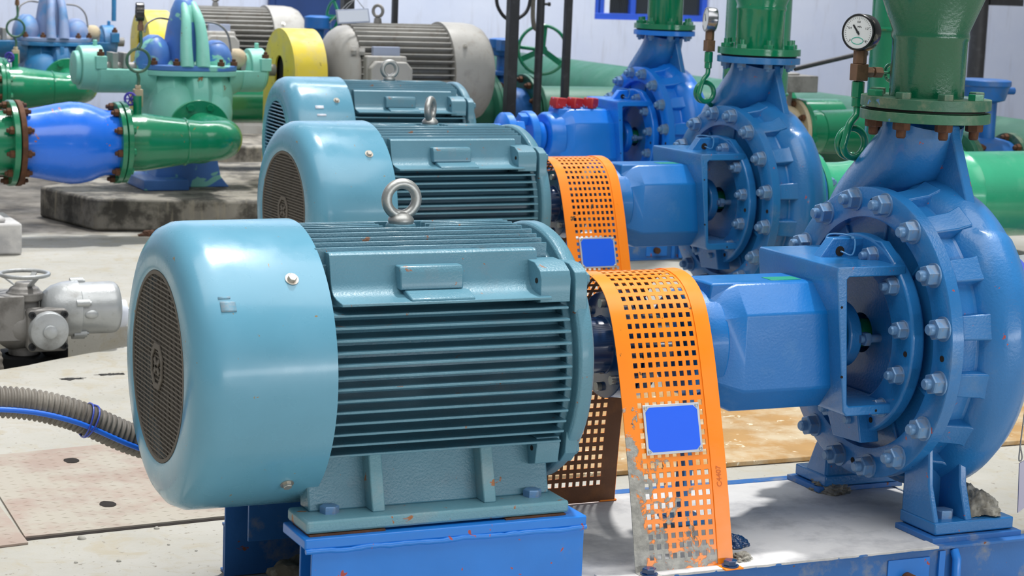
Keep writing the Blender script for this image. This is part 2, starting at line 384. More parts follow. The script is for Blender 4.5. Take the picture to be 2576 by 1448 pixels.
def make_motor(name, label, cat, mats, cover=(0, .31), group=None, grille=True):
    sheet, cast, foot_m = mats
    t = empty(name, (0, 0, 0), label, cat, group=group)
    fc = G()
    fc.lathe([(.003, .207), (0, .216), (.003, .258), (.010, .280), (.024, .298), (.048, .309), (.07, .31), (.298, .311), (.300, .3105), (.300, .306),
              (.07, .3055), (.05, .304), (.03, .293), (.016, .274), (.009, .256), (.007, .207)], seg=96, closed=True)
    fc = fc.build('fan_cover', sheet, t, smooth=50)
    for sy, sz in ((-.22, .214), (-.22, -.218), (.22, .214), (.22, -.218)):
        a = math.atan2(sz, sy)
        o = inst('cover_bolt', BM['zinc'], fc, (.224, cos(a) * .3105, sin(a) * .3105)); o.rotation_euler = Vector((0, cos(a), sin(a))).to_track_quat('Z', 'Y').to_euler()
    if grille:
        gr = grille_mesh().build('grille', M['grille'], t, smooth=0)
        em = G()
        for k in range(8):                                   # raised ring badge in the middle of the mesh, a small cross inside
            a, b = 2 * pi * k / 8 + pi / 8, 2 * pi * (k + 1) / 8 + pi / 8
            q = lambda an, r: (r * sin(an) * .92, r * cos(an))
            em.prism([q(a, .040), q(b, .040), q(b, .053), q(a, .053)], 'X', .0, .003)
        em.prism([(-.022, -.012), (-.016, -.018), (.022, .012), (.016, .018)], 'X', 0, .003)
        em.prism([(-.022, .012), (-.016, .018), (.022, -.012), (.016, -.018)], 'X', 0, .003)
        em.build('badge', M['grille'], gr, smooth=0)
    fan = G(); fan.lathe([(.03, 0.001), (.03, .07), (.05, .20), (.06, .27), (.07, .27), (.07, .001)], seg=40)
    for k in range(8):
        a = 2 * pi * k / 8; fan.obox((.035, .12 * cos(a), .12 * sin(a)), (0, cos(a), sin(a)), (1, 0, 0), .16, .02, .006)
    fan.build('fan', M['black'], t)
    # finned cast frame
    f = G(); f.lathe([(.285, .232), (.852, .232)], seg=48)
    drop = [0, 0, .001, .006, .013, .019, .026]
    for k in range(-6, 7):
        y = .026 * k; z = .297 - drop[abs(k)]
        x1 = .825 if abs(k) < 3 else .838
        if abs(k) <= 1:
            for xa, xb in ((.296, .50), (.61, x1)):
                f.prism([(y - .0042, .19), (y + .0042, .19), (y + .0024, z), (y - .0024, z)], 'X', xa, xb)
        else:
            f.prism([(y - .0042, .15), (y + .0042, .15), (y + .0024, z), (y - .0024, z)], 'X', .296, x1)
    f.box(.30, .835, -.168, .168, .20, .236)
    for s in (-1, 1):
        for k in range(1, 14):
            z = .167 - .025 * k
            yt = .297 - .9 * (.297 - sqrt(.297 ** 2 - z * z)) if z < .05 else .295 - .8 * (.295 - sqrt(.295 ** 2 - z * z))
            pr = [(s * .16, z - .005), (s * .16, z + .005), (s * yt, z + .0028), (s * yt, z - .0028)]
            f.prism(pr, 'X', .297 if k < 12 else .29, .846)
        f.prism([(s * .150, .262), (s * .180, .263), (s * .187, .258), (s * .199, .203), (s * .206, .188), (s * .218, .178), (s * .238, .173), (s * .275, .169),
                 (s * .275, .163), (s * .20, .158), (s * .150, .15)], 'X', .318, .80)
        # corner lugs at the drive end
        f.prism([(s * .17, .24), (s * .225, .238), (s * .255, .222), (s * .262, .205), (s * .262, .155), (s * .19, .145)], 'X', .778, .850)
        f.prism([(s * .16, -.15), (s * .235, -.152), (s * .24, -.17), (s * .232, -.212), (s * .2, -.22), (s * .16, -.21)], 'X', .795, .852)
    f.prism([(-.17, .20), (.17, .20), (.17, .14), (-.17, .14)], 'X', .80, .85)
    fr = f.build('finned_frame', cast, t, bevel=.0012, seg=1)
    for s in (-1,):
        b = G(); b.prism([(s * .19, .236), (s * .218, .236), (s * .226, .222), (s * .228, .186), (s * .19, .186)], 'X', .465, .610)
        b.prism([(s * .2, .184), (s * .236, .186), (s * .272, .174), (s * .272, .168), (s * .2, .168)], 'X', .474, .620)
        b.build('nameplate_boss', cast, fr, bevel=.003)
        for hx_, hy_, hz_ in ((.7765, .24, .2), (.7935, .215, -.18)):
            h = G(); h.cyl((hx_, s * hy_, hz_), (hx_ + .0025, s * hy_, hz_), .006, seg=16); h.build('lug_hole', M['hole'], fr)
    # feet
    for s in (-1, 1):
        g = G(); g.box(.245, .855, min(s * .165, s * .292), max(s * .165, s * .292), -.3125, -.285)
        ft = g.build('foot', foot_m, t, bevel=.006)
        w = G(); w.prism([(s * .218, -.2855), (s * .16, -.2855), (s * .15, -.15), (s * .182, -.15), (s * .192, -.19)], 'X', .275, .84)
        w.build('foot_web', cast, ft, bevel=.004)
        for xr in (.404, .664):
            r = G(); r.prism([(s * .258, -.2855), (s * .2, -.2855), (s * .18, -.16), (s * .222, -.16)], 'X', xr, xr + .03)
            r.build('foot_rib', foot_m, ft, bevel=.003)
        for xb in (.316, .792): inst('foot_bolt', BM['foot_bolt'], ft, (xb, s * .232, -.285))
    # drive-end shield
    e = G(); e.lathe([(.848, .15), (.848, .262), (.862, .266), (.864, .290), (.870, .296), (.893, .296), (.902, .290), (.912, .268), (.922, .20), (.945, .14), (.960, .10), (.985, .085), (.985, .0)], seg=72)
    for s in (-1, 1):
        e.prism([(s * .17, .235), (s * .225, .233), (s * .254, .218), (s * .26, .2), (s * .262, .13), (s * .2, .12)], 'X', .862, .892)
        e.prism([(s * .16, -.13), (s * .25, -.14), (s * .245, -.19), (s * .22, -.215), (s * .16, -.21)], 'X', .862, .892)
    e = e.build('end_shield', cast, t, bevel=.002)
    for s in (-1, 1):
        inst('shield_bolt', BM['teal_bolt'], e, (.892, s * .235, .2), RX2); inst('shield_bolt', BM['teal_bolt'], e, (.892, s * .22, -.185), RX2)
    tb = G(); tb.box(.46, .70, .297, .43, -.11, .14); tb.box(.45, .71, .43, .45, -.12, .15); tb.build('terminal_box', cast, t, bevel=.006)
    # lifting eye
    bs = G(); bs.lathe([(.20, .036), (.294, .034), (.2985, .031)], (0, 0, 1), (.5525, 0, 0), 28); bs.build('eye_boss', cast, fr)
    ey = G(); ey.lathe([(0, .027), (.004, .029), (.010, .029), (.016, .024), (.022, .018), (.026, .01)], (0, 0, 1), (0, 0, 0), 28)
    ey.torus((0, 0, .053), (0, 1, 0), .0355, .0118, 40, 16)
    eye = ey.build('lifting_eye', M['steel'], t, loc=(.5525, 0, .2985), smooth=60)
    sh = G(); sh.lathe([(.98, .0), (.98, .045), (1.07, .045), (1.07, 0)], seg=28); sh.build('shaft', M['navy'], t)
    return t

def seat(root, z):     # move the empty's origin down to the base of the thing
    for ch in root.children: ch.location.z -= z
    root.location.z += z

TEAL = (M['teal'], M['teal_cast'], M['teal_foot'])
motor = make_motor('electric_motor', 'nearest teal electric motor, whole in view, with steel lifting eye', 'motor', TEAL, group='teal motors of the pump row')
seat(motor, -.3125)
m2 = dup(motor, (1.122, 2.515, -.3125), .040, 'second teal motor of the row, behind the nearest one, lifting eye turned edge-on')
m3 = dup(motor, (1.905, 4.96, -.3125), -.05, 'farthest teal motor of the row, with slatted grille and taped patches on its cover')
for ch in m2.children:
    if ch.name.startswith('lifting_eye'): ch.rotation_euler.z = radians(48)
for ch in list(m3.children):
    if ch.name.startswith('grille'):
        for c in list(ch.children): bpy.data.objects.remove(c)
        ch.data = slat_mesh().mesh('slatted_grille', M['teal'], 0); ch.name = 'slatted_grille'
    if ch.name.startswith('fan_cover'):
        g = G(); 
        for a0, xa, xb, da in ((.62, .115, .155, .05), (.50, .118, .162, .03)):
            R_ = .3125
            rr = [(xa, -R_ * cos(a0 + da * k / 4), R_ * sin(a0 + da * k / 4)) for k in range(5)]
            g.add([(xa, p[1], p[2]) for p in rr] + [(xb, p[1], p[2]) for p in rr], [(k, k + 1, k + 6, k + 5) for k in range(4)])
        o = g.build('tape_patch', M['white'], ch)
        md = o.modifiers.new('t', 'SOLIDIFY'); md.thickness = .001
# scuffed sticker residue on the nearest cover
g = G(); R_ = .3112
for (xa, xb, a0, a1) in ((.062, .094, .62, .545), (.0595, .085, .655, .64)):
    n = 6; aa = [a0 + (a1 - a0) * k / n for k in range(n + 1)]
    g.add([(xa, -R_ * cos(a), R_ * sin(a)) for a in aa] + [(xb, -R_ * cos(a), R_ * sin(a)) for a in aa], [(k, k + 1, k + n + 2, k + n + 1) for k in range(n)])
M['residue'] = paint('label_residue', '#7f97a6', .6, var=.12, bump=.1, dust='#5e9ab4', dlo=.45, dhi=.6, dscale=60)
for ch in motor.children:
    if ch.name.startswith('fan_cover'):
        o = g.build('sticker_residue', M['residue'], ch); o.location.z = 0
        md = o.modifiers.new('t', 'SOLIDIFY'); md.thickness = .0006

# ------------------------------------------------------------------ couplings
def make_coupling(name, label, loc, rz):
    t = empty(name, loc, label, 'coupling', rz, group='shaft couplings under the orange guards')
    a = G(); a.lathe([(0, .045), (0, .066), (.065, .066), (.07, .068), (.072, .125), (.112, .128), (.112, .045)], seg=48, closed=True); a.build('motor_hub', M['navy'], t, bevel=.002)
    b = G(); b.lathe([(.118, .045), (.118, .128), (.158, .125), (.16, .068), (.25, .064), (.25, .04)], seg=48, closed=True); b.build('pump_hub', M['navy'], t, bevel=.002)
    for k in range(8):
        p = G(); an = 2 * pi * k / 8; p.cyl((.06, .1 * cos(an), .1 * sin(an)), (.17, .1 * cos(an), .1 * sin(an)), .011, seg=12); p.build('coupling_pin', M['bolt_steel'], t)
    s = G(); s.cyl((.24, 0, 0), (.33, 0, 0), .045); s.build('shaft', M['steel'], t)
    return t
cp = make_coupling('shaft_coupling', 'glossy navy coupling under the nearest orange guard, beside the front motor', (1.0, 0, 0), 0)
cp2 = dup(cp, (2.122, 2.575, 0), .04, 'glossy dark coupling under the second orange guard, beside the middle motor')

# ------------------------------------------------------------------ perforated guard
def make_guard():
    t = empty('coupling_guard', (1.137, 0, SKID), 'nearest orange perforated guard, dried mortar splashed up its front leg, blank blue nameplate', 'guard', group='orange perforated guards')
    ctrl = [(-.324, -.458), (-.30, -.36), (-.271, -.25), (-.229, -.113), (-.188, .007), (-.15, .092), (-.117, .136), (-.074, .163), (-.02, .174), (.03, .170),
            (.08, .150), (.125, .112), (.165, .05), (.198, -.04), (.228, -.16), (.247, -.30), (.258, -.458)]
    C_ = catmull([(0, a, b) for a, b in ctrl], 24)
    L = [0]
    for i in range(1, len(C_)): L.append(L[-1] + (C_[i] - C_[i-1]).length)
    def at(s):
        s = min(max(s, 0), L[-1])
        for i in range(1, len(L)):
            if L[i] >= s: break
        k = (s - L[i-1]) / max(L[i] - L[i-1], 1e-9); return C_[i-1].lerp(C_[i], k)
    W0, W1 = 1.012, 1.262
    us = [W0, W0 + .034]; holes_u = set()
    nc = 9; pu = (W1 - .040 - (W0 + .034)) / nc
    for k in range(nc):
        a = W0 + .034 + pu * k
        us += [a + pu * .24, a + pu * .80]; holes_u.add((len(us) - 2))
    us += [W1 - .040, W1]
    ss = [0, .012]; holes_s = set(); ps = .0228; nr = int((L[-1] - .04) / ps)
    for k in range(nr):
        a = .022 + ps * k; ss += [a + .004, a + .004 + .0122]; holes_s.add(len(ss) - 2)
    ss += [L[-1]]
    vs = []; fs = []; m = len(us)
    for s in ss:
        p = at(s)
        for j, u in enumerate(us): vs.append((u, p.y, p.z))
    for i in range(len(ss) - 1):
        for j in range(m - 1):
            if i in holes_s and j in holes_u: continue
            fs.append((i*m+j, i*m+j+1, (i+1)*m+j+1, (i+1)*m+j))
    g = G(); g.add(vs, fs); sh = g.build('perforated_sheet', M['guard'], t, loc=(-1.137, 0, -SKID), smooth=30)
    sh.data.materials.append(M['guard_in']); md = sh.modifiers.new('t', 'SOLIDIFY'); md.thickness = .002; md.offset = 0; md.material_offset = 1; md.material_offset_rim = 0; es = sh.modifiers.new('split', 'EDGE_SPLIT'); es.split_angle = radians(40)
    # folded flat strip along the pump-side edge
    g = G(); n = 60; rows = []
    for i in range(n + 1):
        s = L[-1] * i / n; p = at(s); q = at(s + .004) - at(s - .004); q.normalize(); nn = Vector((0, q.z, -q.y))
        if nn.y > 0 and s < L[-1] * .4: nn = -nn
        rows.append((p, nn))
    sgn = 1
    for side, off in ((0, .0016), (1, .0038)):
        pass
    vs = []
    for p, nn in rows:
        outv = Vector((0, p.y - 0, p.z + .05)); 
        if nn.dot(outv) < 0: nn = -nn
        for u in (W1 - .037, W1 + .002):
            for d in (.0012, .0034): vs.append(Vector((u, p.y, p.z)) + nn * d)
    fs = []
    for i in range(n):
        a = i * 4; b = a + 4
        for c, d in ((0, 1), (1, 3), (3, 2), (2, 0)): fs.append((a + c, a + d, b + d, b + c))
    g.add(vs, fs); st = g.build('edge_strip', M['orange'], t, loc=(-1.137, 0, -SKID), smooth=40)
    # foot tabs with bolts
    for s, x in ((-1, 1.035), (-1, 1.245), (1, 1.035), (1, 1.245)):
        g = G(); y0 = s * .32 if s < 0 else .256
        g.box(x - .024, x + .024, min(y0, y0 + s * .045), max(y0, y0 + s * .045), SKID + .001, SKID + .005)
        tb = g.build('foot_tab', M['guard'], t, loc=(-1.137, 0, -SKID), bevel=.001)
        inst('tab_bolt', BM['black_bolt'], tb, (x, y0 + s * .025, SKID + .005))
    # nameplate: lies on the front leg
    pa, pb = at(.285), at(.383)
    zt, zb = -.098, -.206
    def ys(z):
        for i in range(1, len(C_)):
            if C_[i].z >= z and C_[i-1].z < z: return C_[i-1].lerp(C_[i], (z - C_[i-1].z) / (C_[i].z - C_[i-1].z)).y
    A = Vector((1.05, ys(zb), zb)); B = Vector((1.05, ys(zt), zt)); up = (B - A).normalized(); nrm = Vector((0, -up.z, up.y)); mid = (A + B) / 2
    h = (B - A).length; w = .146; cx = 1.133
    nm = G(); nm.obox((cx, mid.y + nrm.y * .006, mid.z + nrm.z * .006), (1, 0, 0), up, w, h, .002); np_ = nm.build('nameplate', M['plate_rim'], t, loc=(-1.137, 0, -SKID), bevel=.0008)
    nf = G(); o = .0074
    hw, hh, c = w / 2 - .006, h / 2 - .006, .010
    pts = [(-hw + c, -hh), (hw - c, -hh), (hw, -hh + c), (hw, hh - c), (hw - c, hh), (-hw + c, hh), (-hw, hh - c), (-hw, -hh + c)]
    base = Vector((cx, mid.y, mid.z))
    v0 = [base + Vector((a, 0, 0)) + up * b + nrm * .0066 for a, b in pts]; v1 = [base + Vector((a, 0, 0)) + up * b + nrm * .0076 for a, b in pts]
    nf.loft([v0, v1]); nf.build('blue_field', M['plate_blue'], np_, smooth=0)
    for sx in (-1, 1):
        for sz in (-1, 1):
            r = G(); p0 = base + Vector((sx * (w / 2 - .007), 0, 0)) + up * (sz * (h / 2 - .007))
            r.lathe([(.006, .0045), (.0085, .0042), (.0095, .002)], nrm, p0, 12); r.build('rivet', M['steel'], np_)
    # faint stamped number on the strip
    q = (at(.20) - at(.19)).normalized(); z_ = -.235
    fd = Vector((1, 0, 0)).cross(q)
    if fd.y > 0: fd = -fd
    Mx = Matrix((q, q.cross(-fd) * -1, fd)).transposed()
    zc = -.262; yc = ys(zc)
    R3 = Matrix((q, fd.cross(q), fd)).transposed()
    tx = text('C4407', .018, M['stamp'], t, Vector((1.243 - 1.137, yc, zc - SKID)) + fd * .0034, R3.to_euler(), 'stamped_number', .0007)
    return t
guard = make_guard()
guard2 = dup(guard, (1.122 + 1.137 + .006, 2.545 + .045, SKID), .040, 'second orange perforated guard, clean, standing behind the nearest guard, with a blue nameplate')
for ch in list(guard2.children):
    if ch.name.startswith('stamped_number'): bpy.data.objects.remove(ch)
    elif ch.name.startswith('perforated_sheet') or ch.name.startswith('foot_tab'):
        ch.data = ch.data.copy(); ch.data.materials[0] = M['orange']

# ------------------------------------------------------------------ end-suction pump (local: shaft along X at z = 0, same x as the motor)
PX = 1.95
def make_pump():
    t = empty('centrifugal_pump', (PX, 0, SKID + .015), 'nearest big blue pump at the right edge, bolted to the near skid', 'pump', group='blue pumps of the row')
    L = (-PX, 0, -(SKID + .015))
    def B(g, n, m, par=None, **k):
        return g.build(n, m, par or t, loc=(L if par is None else None), **k)
    # casing: spiral body, bosses behind the bolt ring, neck
    c = G()
    seg = 96
    prof = [(1.838, .30), (1.838, .352), (1.850, .340), (1.898, .340), (1.914, .372), (1.935, .388), (1.965, .397), (2.00, .392), (2.035, .372), (2.068, .335), (2.092, .28), (2.105, .235), (2.118, .19), (2.14, .165), (2.17, .16), (2.17, .05)]
    rings = []
    for x, r in prof:
        ring = []
        for i in range(seg):
            a = 2 * pi * i / seg            # a = 0 is up, growing towards +Y
            grow = 1 + (.045 * (((a / (2 * pi)) + .12) % 1.0) - .02) * max(0, min(1, (r - .36) / .03)) * (1 if x > 1.91 else 0)
            rr = r * grow
            ring.append(Vector((x, rr * sin(a), rr * cos(a))))
        rings.append(ring)
    c.loft(rings)
    a0 = radians(-11.5)
    for k in range(16):
        an = a0 + k * 2 * pi / 16
        d = Vector((0, -sin(an), cos(an))); tt = Vector((0, cos(an), sin(an)))
        vs = []
        for x, r, w in ((1.842, .357, .029), (1.905, .368, .031), (1.935, .386, .036)):
            for q, e in ((-1, .33), (1, .33), (1, 1), (-1, 1)):
                rad = r if e == 1 else .33
                vs.append(Vector((x, 0, 0)) + d * rad + tt * (q * w))
        c.add(vs, [(0, 1, 2, 3), (8, 11, 10, 9)] + [(b + i, b + (i + 1) % 4, b + 4 + (i + 1) % 4, b + 4 + i) for b in (0, 4) for i in range(4)])
    cas = B(c, 'volute_casing', M['pump'], bevel=.004, smooth=45)
    n = G()
    path = catmull([(1.965, .31, .02), (1.965, .285, .16), (1.958, .215, .285), (1.953, .105, .385), (1.95, .025, .465), (1.949, 0, .54)], 8)
    n.tube(path, [.112 + (.100 - .112) * i / (len(path) - 1) + .02 * max(0, 1 - i / 14) for i in range(len(path))], 40)
    B(n, 'discharge_neck', M['pump'], smooth=60)
    r = G(); r.prism([(.02, .525), (-.092, .525), (-.098, .50), (-.175, .345), (-.19, .30), (.03, .33)], 'X', 1.962, 1.990)
    B(r, 'neck_rib', M['pump'], bevel=.004)
    fl = G(); fl.lathe([(.5315, .06), (.5315, .1605), (.5555, .1605), (.5555, .142), (.558, .142), (.558, .06)], (0, 0, 1), (1.949, 0, 0), 64)
    B(fl, 'discharge_flange', M['greenblue_flange'], bevel=.0025)
    # bolt ring
    g = G(); g.lathe([(1.807, .290), (1.805, .294), (1.805, .360), (1.808, .364), (1.840, .364), (1.840, .290)], seg=96, closed=True)
    ring = B(g, 'bolt_ring', M['pump'], smooth=45)
    for k in range(16):
        an = a0 + k * 2 * pi / 16
        o = inst('nut', BM['ring_nut'], ring, (1.805, -.334 * sin(an), .334 * cos(an)), (0, -pi / 2, 0))
    for k in range(0, 16, 4):
        h = G(); an = a0 + (k + .5) * 2 * pi / 16 + radians(1); h.cyl((1.8035, -.33 * sin(an), .33 * cos(an)), (1.81, -.33 * sin(an), .33 * cos(an)), .0075, seg=16)
        h.build('jack_hole', M['hole'], ring)
    # cover behind the ring, with thin ribs
    g = G(); g.lathe([(1.845, .305), (1.845, .285), (1.855, .278), (1.872, .262), (1.872, .225), (1.835, .21), (1.80, .205), (1.80, .05), (1.90, .05), (1.90, .305)], seg=72, closed=True)
    cov = B(g, 'casing_cover', M['pump'], smooth=40)
    for k in range(10):
        an = 2 * pi * k / 10 + .12; d = Vector((0, -sin(an), cos(an)))
        g = G(); g.obox(Vector((1.852, 0, 0)) + d * .25, d, (1, 0, 0), .075, .045, .009)
        g.build('cover_rib', M['pump'], cov, bevel=.003)
    # bearing frame: round flange, open lantern, lifting web
    g = G()
    g.lathe([(1.776, .165), (1.776, .246), (1.780, .250), (1.808, .250), (1.815, .244), (1.815, .165)], seg=72, closed=True)
    T = .024
    yo, zt, zb = .178, .196, -.168
    # side walls are open: top and bottom plates, motor-side wall with round bore, corner posts
    g.prism([(1.602, zt), (1.795, zt), (1.795, zt - T), (1.634, zt - T), (1.628, zt - T - .006), (1.650, zb + T + .006), (1.656, zb + T), (1.795, zb + T), (1.795, zb), (1.650, zb), (1.640, zb + .012), (1.598, zt - .012)], 'Y', -yo, yo)
    # web and lug on top
    g.prism([(1.605, .13), (1.690, .242), (1.80, .242), (1.80, .17), (1.62, .13)], 'Y', -.018, .016)
    g.prism([(-.09, .242), (.06, .242), (.12, .21), (.12, .16), (-.15, .16), (-.15, .20)], 'X', 1.778, 1.806)
    g.prism([(-.075, -.168), (-.10, -.258), (.02, -.265), (.08, -.168)], 'X', 1.75, 1.806)
    fr = B(g, 'bearing_frame', M['pump'], bevel=.005)
    for k in range(12):
        an = radians(-18) - k * 2 * pi / 12
        if k in (6, 7): pass
        inst('frame_nut', BM['nut'], fr, (1.776, .215 * sin(an), .215 * cos(an)), (0, -pi / 2, 0))
    def hole(a, b, r, n=14):
        hl = G(); hl.cyl(a, b, r, seg=n); hl.build('screw_hole', M['hole'], fr)
    for k in range(6):
        an = radians(-33) - k * pi / 3; hole((1.7745, .225 * sin(an), .225 * cos(an)), (1.778, .225 * sin(an), .225 * cos(an)), .007)
    hole((1.71, -.0195, .21), (1.71, .0175, .21), .0125, 18)
    for x, z in ((1.617, .10), (1.63, -.07), (1.735, -.158)): hole((x, -yo - .0008, z), (x, -yo + .002, z), .0032, 10)
    # bearing housing
    g = G()
    g.lathe([(1.262, .07), (1.262, .118), (1.275, .126), (1.33, .128), (1.345, .13), (1.345, .07)], seg=48)
    oc = lambda x, s: [Vector((x, a * s, b * s)) for a, b in ((-.128, -.105), (-.128, .080), (-.068, .146), (.068, .146), (.128, .080), (.128, -.105), (.068, -.165), (-.068, -.165))]
    g.loft([[Vector((1.318, v.y, v.z)) for v in oc(0, .80)], oc(1.39, 1), oc(1.640, 1), oc(1.66, .96)])
    g.prism([(1.318, .110), (1.325, .1475), (1.60, .1475), (1.60, .09), (1.35, .09)], 'Y', -.062, .062)
    hs = B(g, 'bearing_housing', M['pump_hs'], bevel=.005)
    pl = G(); pl.box(1.50, 1.585, -.045, .0, .1470, .1485); pl.build('rating_plate', M['green_light'], hs)
    sp = G(); sp.box(1.30, 1.325, -.02, .02, -.44, -.12); sp.box(1.27, 1.36, -.05, .05, -.445, -.432); sp.build('support_leg', M['pump'], hs, bevel=.003)
    # gland and shaft inside the lantern
    g = G(); g.lathe([(1.712, .045), (1.712, .078), (1.717, .083), (1.746, .083), (1.750, .079), (1.750, .045)], seg=40, closed=True); gl = B(g, 'gland_plate', M['pump'], bevel=.002)
    g = G(); g.cyl((1.74, -.082, .0), (1.80, -.082, .0), .010); g.ngon((1.75, -.082, .0), (1, 0, 0), .018, .018); g.build('gland_stud', M['pump_nut'], gl)
    g = G(); g.cyl((1.62, 0, 0), (1.82, 0, 0), .036, seg=28); g.cyl((1.62, 0, 0), (1.668, 0, 0), .05, seg=28); B(g, 'shaft', M['green'])
    # feet
    for s in (-1, 1):
        g = G(); y0, y1 = sorted((s * .165, s * .311))
        g.box(1.836, 2.07, y0, y1, -.444, -.414)
        ft = B(g, 'foot', M['pump'], bevel=.004)
        w = G()
        w.prism([(1.840, -.4155), (1.840, -.21), (1.946, -.21), (1.946, -.4155)], 'Y', min(s * .165, s * (.195 if s < 0 else .175)), max(s * .165, s * (.195 if s < 0 else .175)))
        for xa, xb in ((1.836, 1.852), (1.928, 1.95)):
            w.prism([(s * .17, -.4165), (s * .305, -.4165), (s * .272, -.33), (s * .262, -.24), (s * .25, -.19), (s * .17, -.215)] if s < 0 else [(.17, -.4165), (.262, -.4165), (.225, -.34), (.17, -.26)], 'X', xa + .001, xb)
        w.build('foot_web', M['pump'], ft, bevel=.004)
        inst('foot_bolt', BM['foot_bolt'], ft, (1.893, s * .262, -.414), scale=1.25)
    # suction flange
    g = G(); g.lathe([(2.150, .09), (2.150, .196), (2.153, .2), (2.176, .2), (2.176, .09)], seg=64, closed=True); B(g, 'suction_flange', M['pump'], bevel=.002)
    # wire seal on the lifting web
    g = G(); g.tube(catmull([(1.71, -.022, .21), (1.725, -.05, .205), (1.74, -.035, .24), (1.735, .0, .248), (1.70, .02, .246), (1.69, .02, .22)], 6), .0022, 8); g.sphere((1.738, -.03, .243), .005, 6); B(g, 'wire_seal', M['backblue'])
    return t
pump = make_pump()
def at_unit(o, th, x, y): return (o[0] + cos(th) * x - sin(th) * y, o[1] + sin(th) * x + cos(th) * y)
U2, TH2 = (1.133, 2.555), .038
U3, TH3 = (2.171, 5.257), 0.0
pump2 = dup(pump, (*at_unit(U2, TH2, PX, 0), SKID + .015), TH2, 'second blue pump of the row, standing behind the nearest pump, spattered with green paint drips')
pump3 = dup(pump, (*at_unit(U3, TH3, PX, 0), SKID + .015), TH3, 'farthest and most vivid blue pump, three red rubber blocks lying on its bearing housing')
for p_ in (pump2, pump3):
    for ch in p_.children:
        if ch.name.startswith('discharge_flange'):
            ch.data = ch.data.copy(); ch.data.materials[0] = M['pump']
M['pump_far'] = paint('vivid_blue_paint', '#147ae0', .32, var=.08, bump=.3, bscale=120, chip='#7a6a55', clo=.74, cscale=20, coat=.2)
for ch in pump3.children:
    if ch.name.split('.')[0] in ('bearing_housing', 'bearing_frame', 'volute_casing', 'discharge_flange', 'gland_plate', 'bolt_ring'):
        ch.data = ch.data.copy(); ch.data.materials[0] = M['pump_far']

# three red coupling blocks resting on the far bearing housing
hx, hy = at_unit(U3, TH3, 1.36, 0)
for k, (dx, lab) in enumerate(((-.02, 'leftmost of the three red rubber blocks on the far blue bearing housing'), (.075, 'middle one of the three red rubber blocks on the far blue bearing housing'), (.165, 'rightmost of the three red rubber blocks on the far blue bearing housing'))):
    g = G(); g.prism([(-.038, 0), (.012, 0), (.034, .012), (.034, .052), (-.03, .058), (-.04, .03)], 'Y', -.03, .03)
    o = g.build('rubber_block', M['red'], None, bevel=.006, loc=(hx + dx, hy - .02, .1472), rot=(0, 0, .25 + .2 * k)); tag(o, lab, 'rubber block', 'red blocks on the bearing housing')

# open jaw coupling of the far unit
t = empty('jaw_coupling_half', (*at_unit(U3, TH3, 0.96, 0), 0), 'blue jaw coupling half on the far pump shaft, standing open without a guard', 'coupling')
g = G(); g.lathe([(.195, .04), (.195, .128), (.20, .132), (.235, .132), (.24, .128), (.24, .09), (.262, .075), (.295, .075), (.295, .04)], seg=48, closed=True); d = g.build('disc', M['pump_far'], t, bevel=.002)
for k in range(4):
    g = G(); an = pi / 2 * k + .35; g.obox((.175, .098 * cos(an), .098 * sin(an)), (1, 0, 0), (0, cos(an), sin(an)), .045, .05, .05); g.build('jaw', M['pump_far'], d, bevel=.004)
g = G(); g.cyl((.28, 0, 0), (.38, 0, 0), .042); g.build('shaft', M['steel'], t)
t = empty('jaw_coupling_half', (*at_unit(U3, TH3, 0.86, -.10), 0), 'blue jaw coupling half on the far motor shaft, left of the other half', 'coupling', rz=-.05)
g = G(); g.lathe([(0, .04), (0, .075), (.11, .075), (.125, .128), (.13, .132), (.165, .132), (.17, .128), (.17, .04)], seg=48, closed=True); d = g.build('disc', M['pump_far'], t, bevel=.002)
for k in range(4):
    g = G(); an = pi / 2 * k + .9; g.obox((.19, .098 * cos(an), .098 * sin(an)), (1, 0, 0), (0, cos(an), sin(an)), .045, .05, .05); g.build('jaw', M['pump_far'], d, bevel=.004)

# ------------------------------------------------------------------ green discharge pipes on the pumps
def make_discharge(label, far=False):
    t = empty('discharge_pipe', (0, 0, .5635), label, 'pipe', group='green discharge pipes above the pumps')
    g = G()
    pr = [(.003, .06), (.003, .092), (.165, .0925), (.172, .0965), (.180, .0965), (.187, .094), (.40, .178), (.408, .182), (.415, .180), (1.3, .18), (1.3, .06)]
    g.lathe(pr, (0, 0, 1), (0, 0, 0), 56)
    g.build('pipe', M['green_rough'] if not far else M['green'], t, smooth=50)
    f = G(); f.lathe([(-.0015, .06), (-.0015, .142), (.0, .142), (.0, .1605), (.0255, .1605), (.0255, .06)], (0, 0, 1), (0, 0, 0), 64, closed=True)
    fl = f.build('flange', M['green_flange'] if not far else M['green'], t, bevel=.0025)
    gk = G(); gk.cyl((0, 0, -.0055), (0, 0, -.0016), .146, seg=48); gk.build('gasket', M['rubber'], fl)
    for k in range(8):
        an = pi / 8 + k * pi / 4 + .12
        p = (.132 * cos(an), .132 * sin(an))
        if not far:
            b = inst('flange_bolt', BM['head'] if k % 3 else BM['green_head'], fl, (*p, .026))
            inst('bolt_nut', BM['rust_nut'], fl, (*p, -.029), (pi, 0, 0))
        else:
            b = inst('flange_bolt', BM['green_head'], fl, (*p, .026)); 
            s = G(); s.cyl((0, 0, .014), (0, 0, .032), .010, seg=12); s.build('stud_end', M['green'], fl, loc=(*p, .026))
            inst('bolt_nut', BM['nut'], fl, (*p, -.029), (pi, 0, 0), .8)
    return t
dp = make_discharge('nearest green discharge pipe at top right, flared above its weathered bolted flange')
dp.location = (1.949, 0, .5635)
dp2 = make_discharge('second green discharge pipe, on the flange of the second blue pump', True); dp2.location = (*at_unit(U2, TH2, 1.949, 0), .5635)
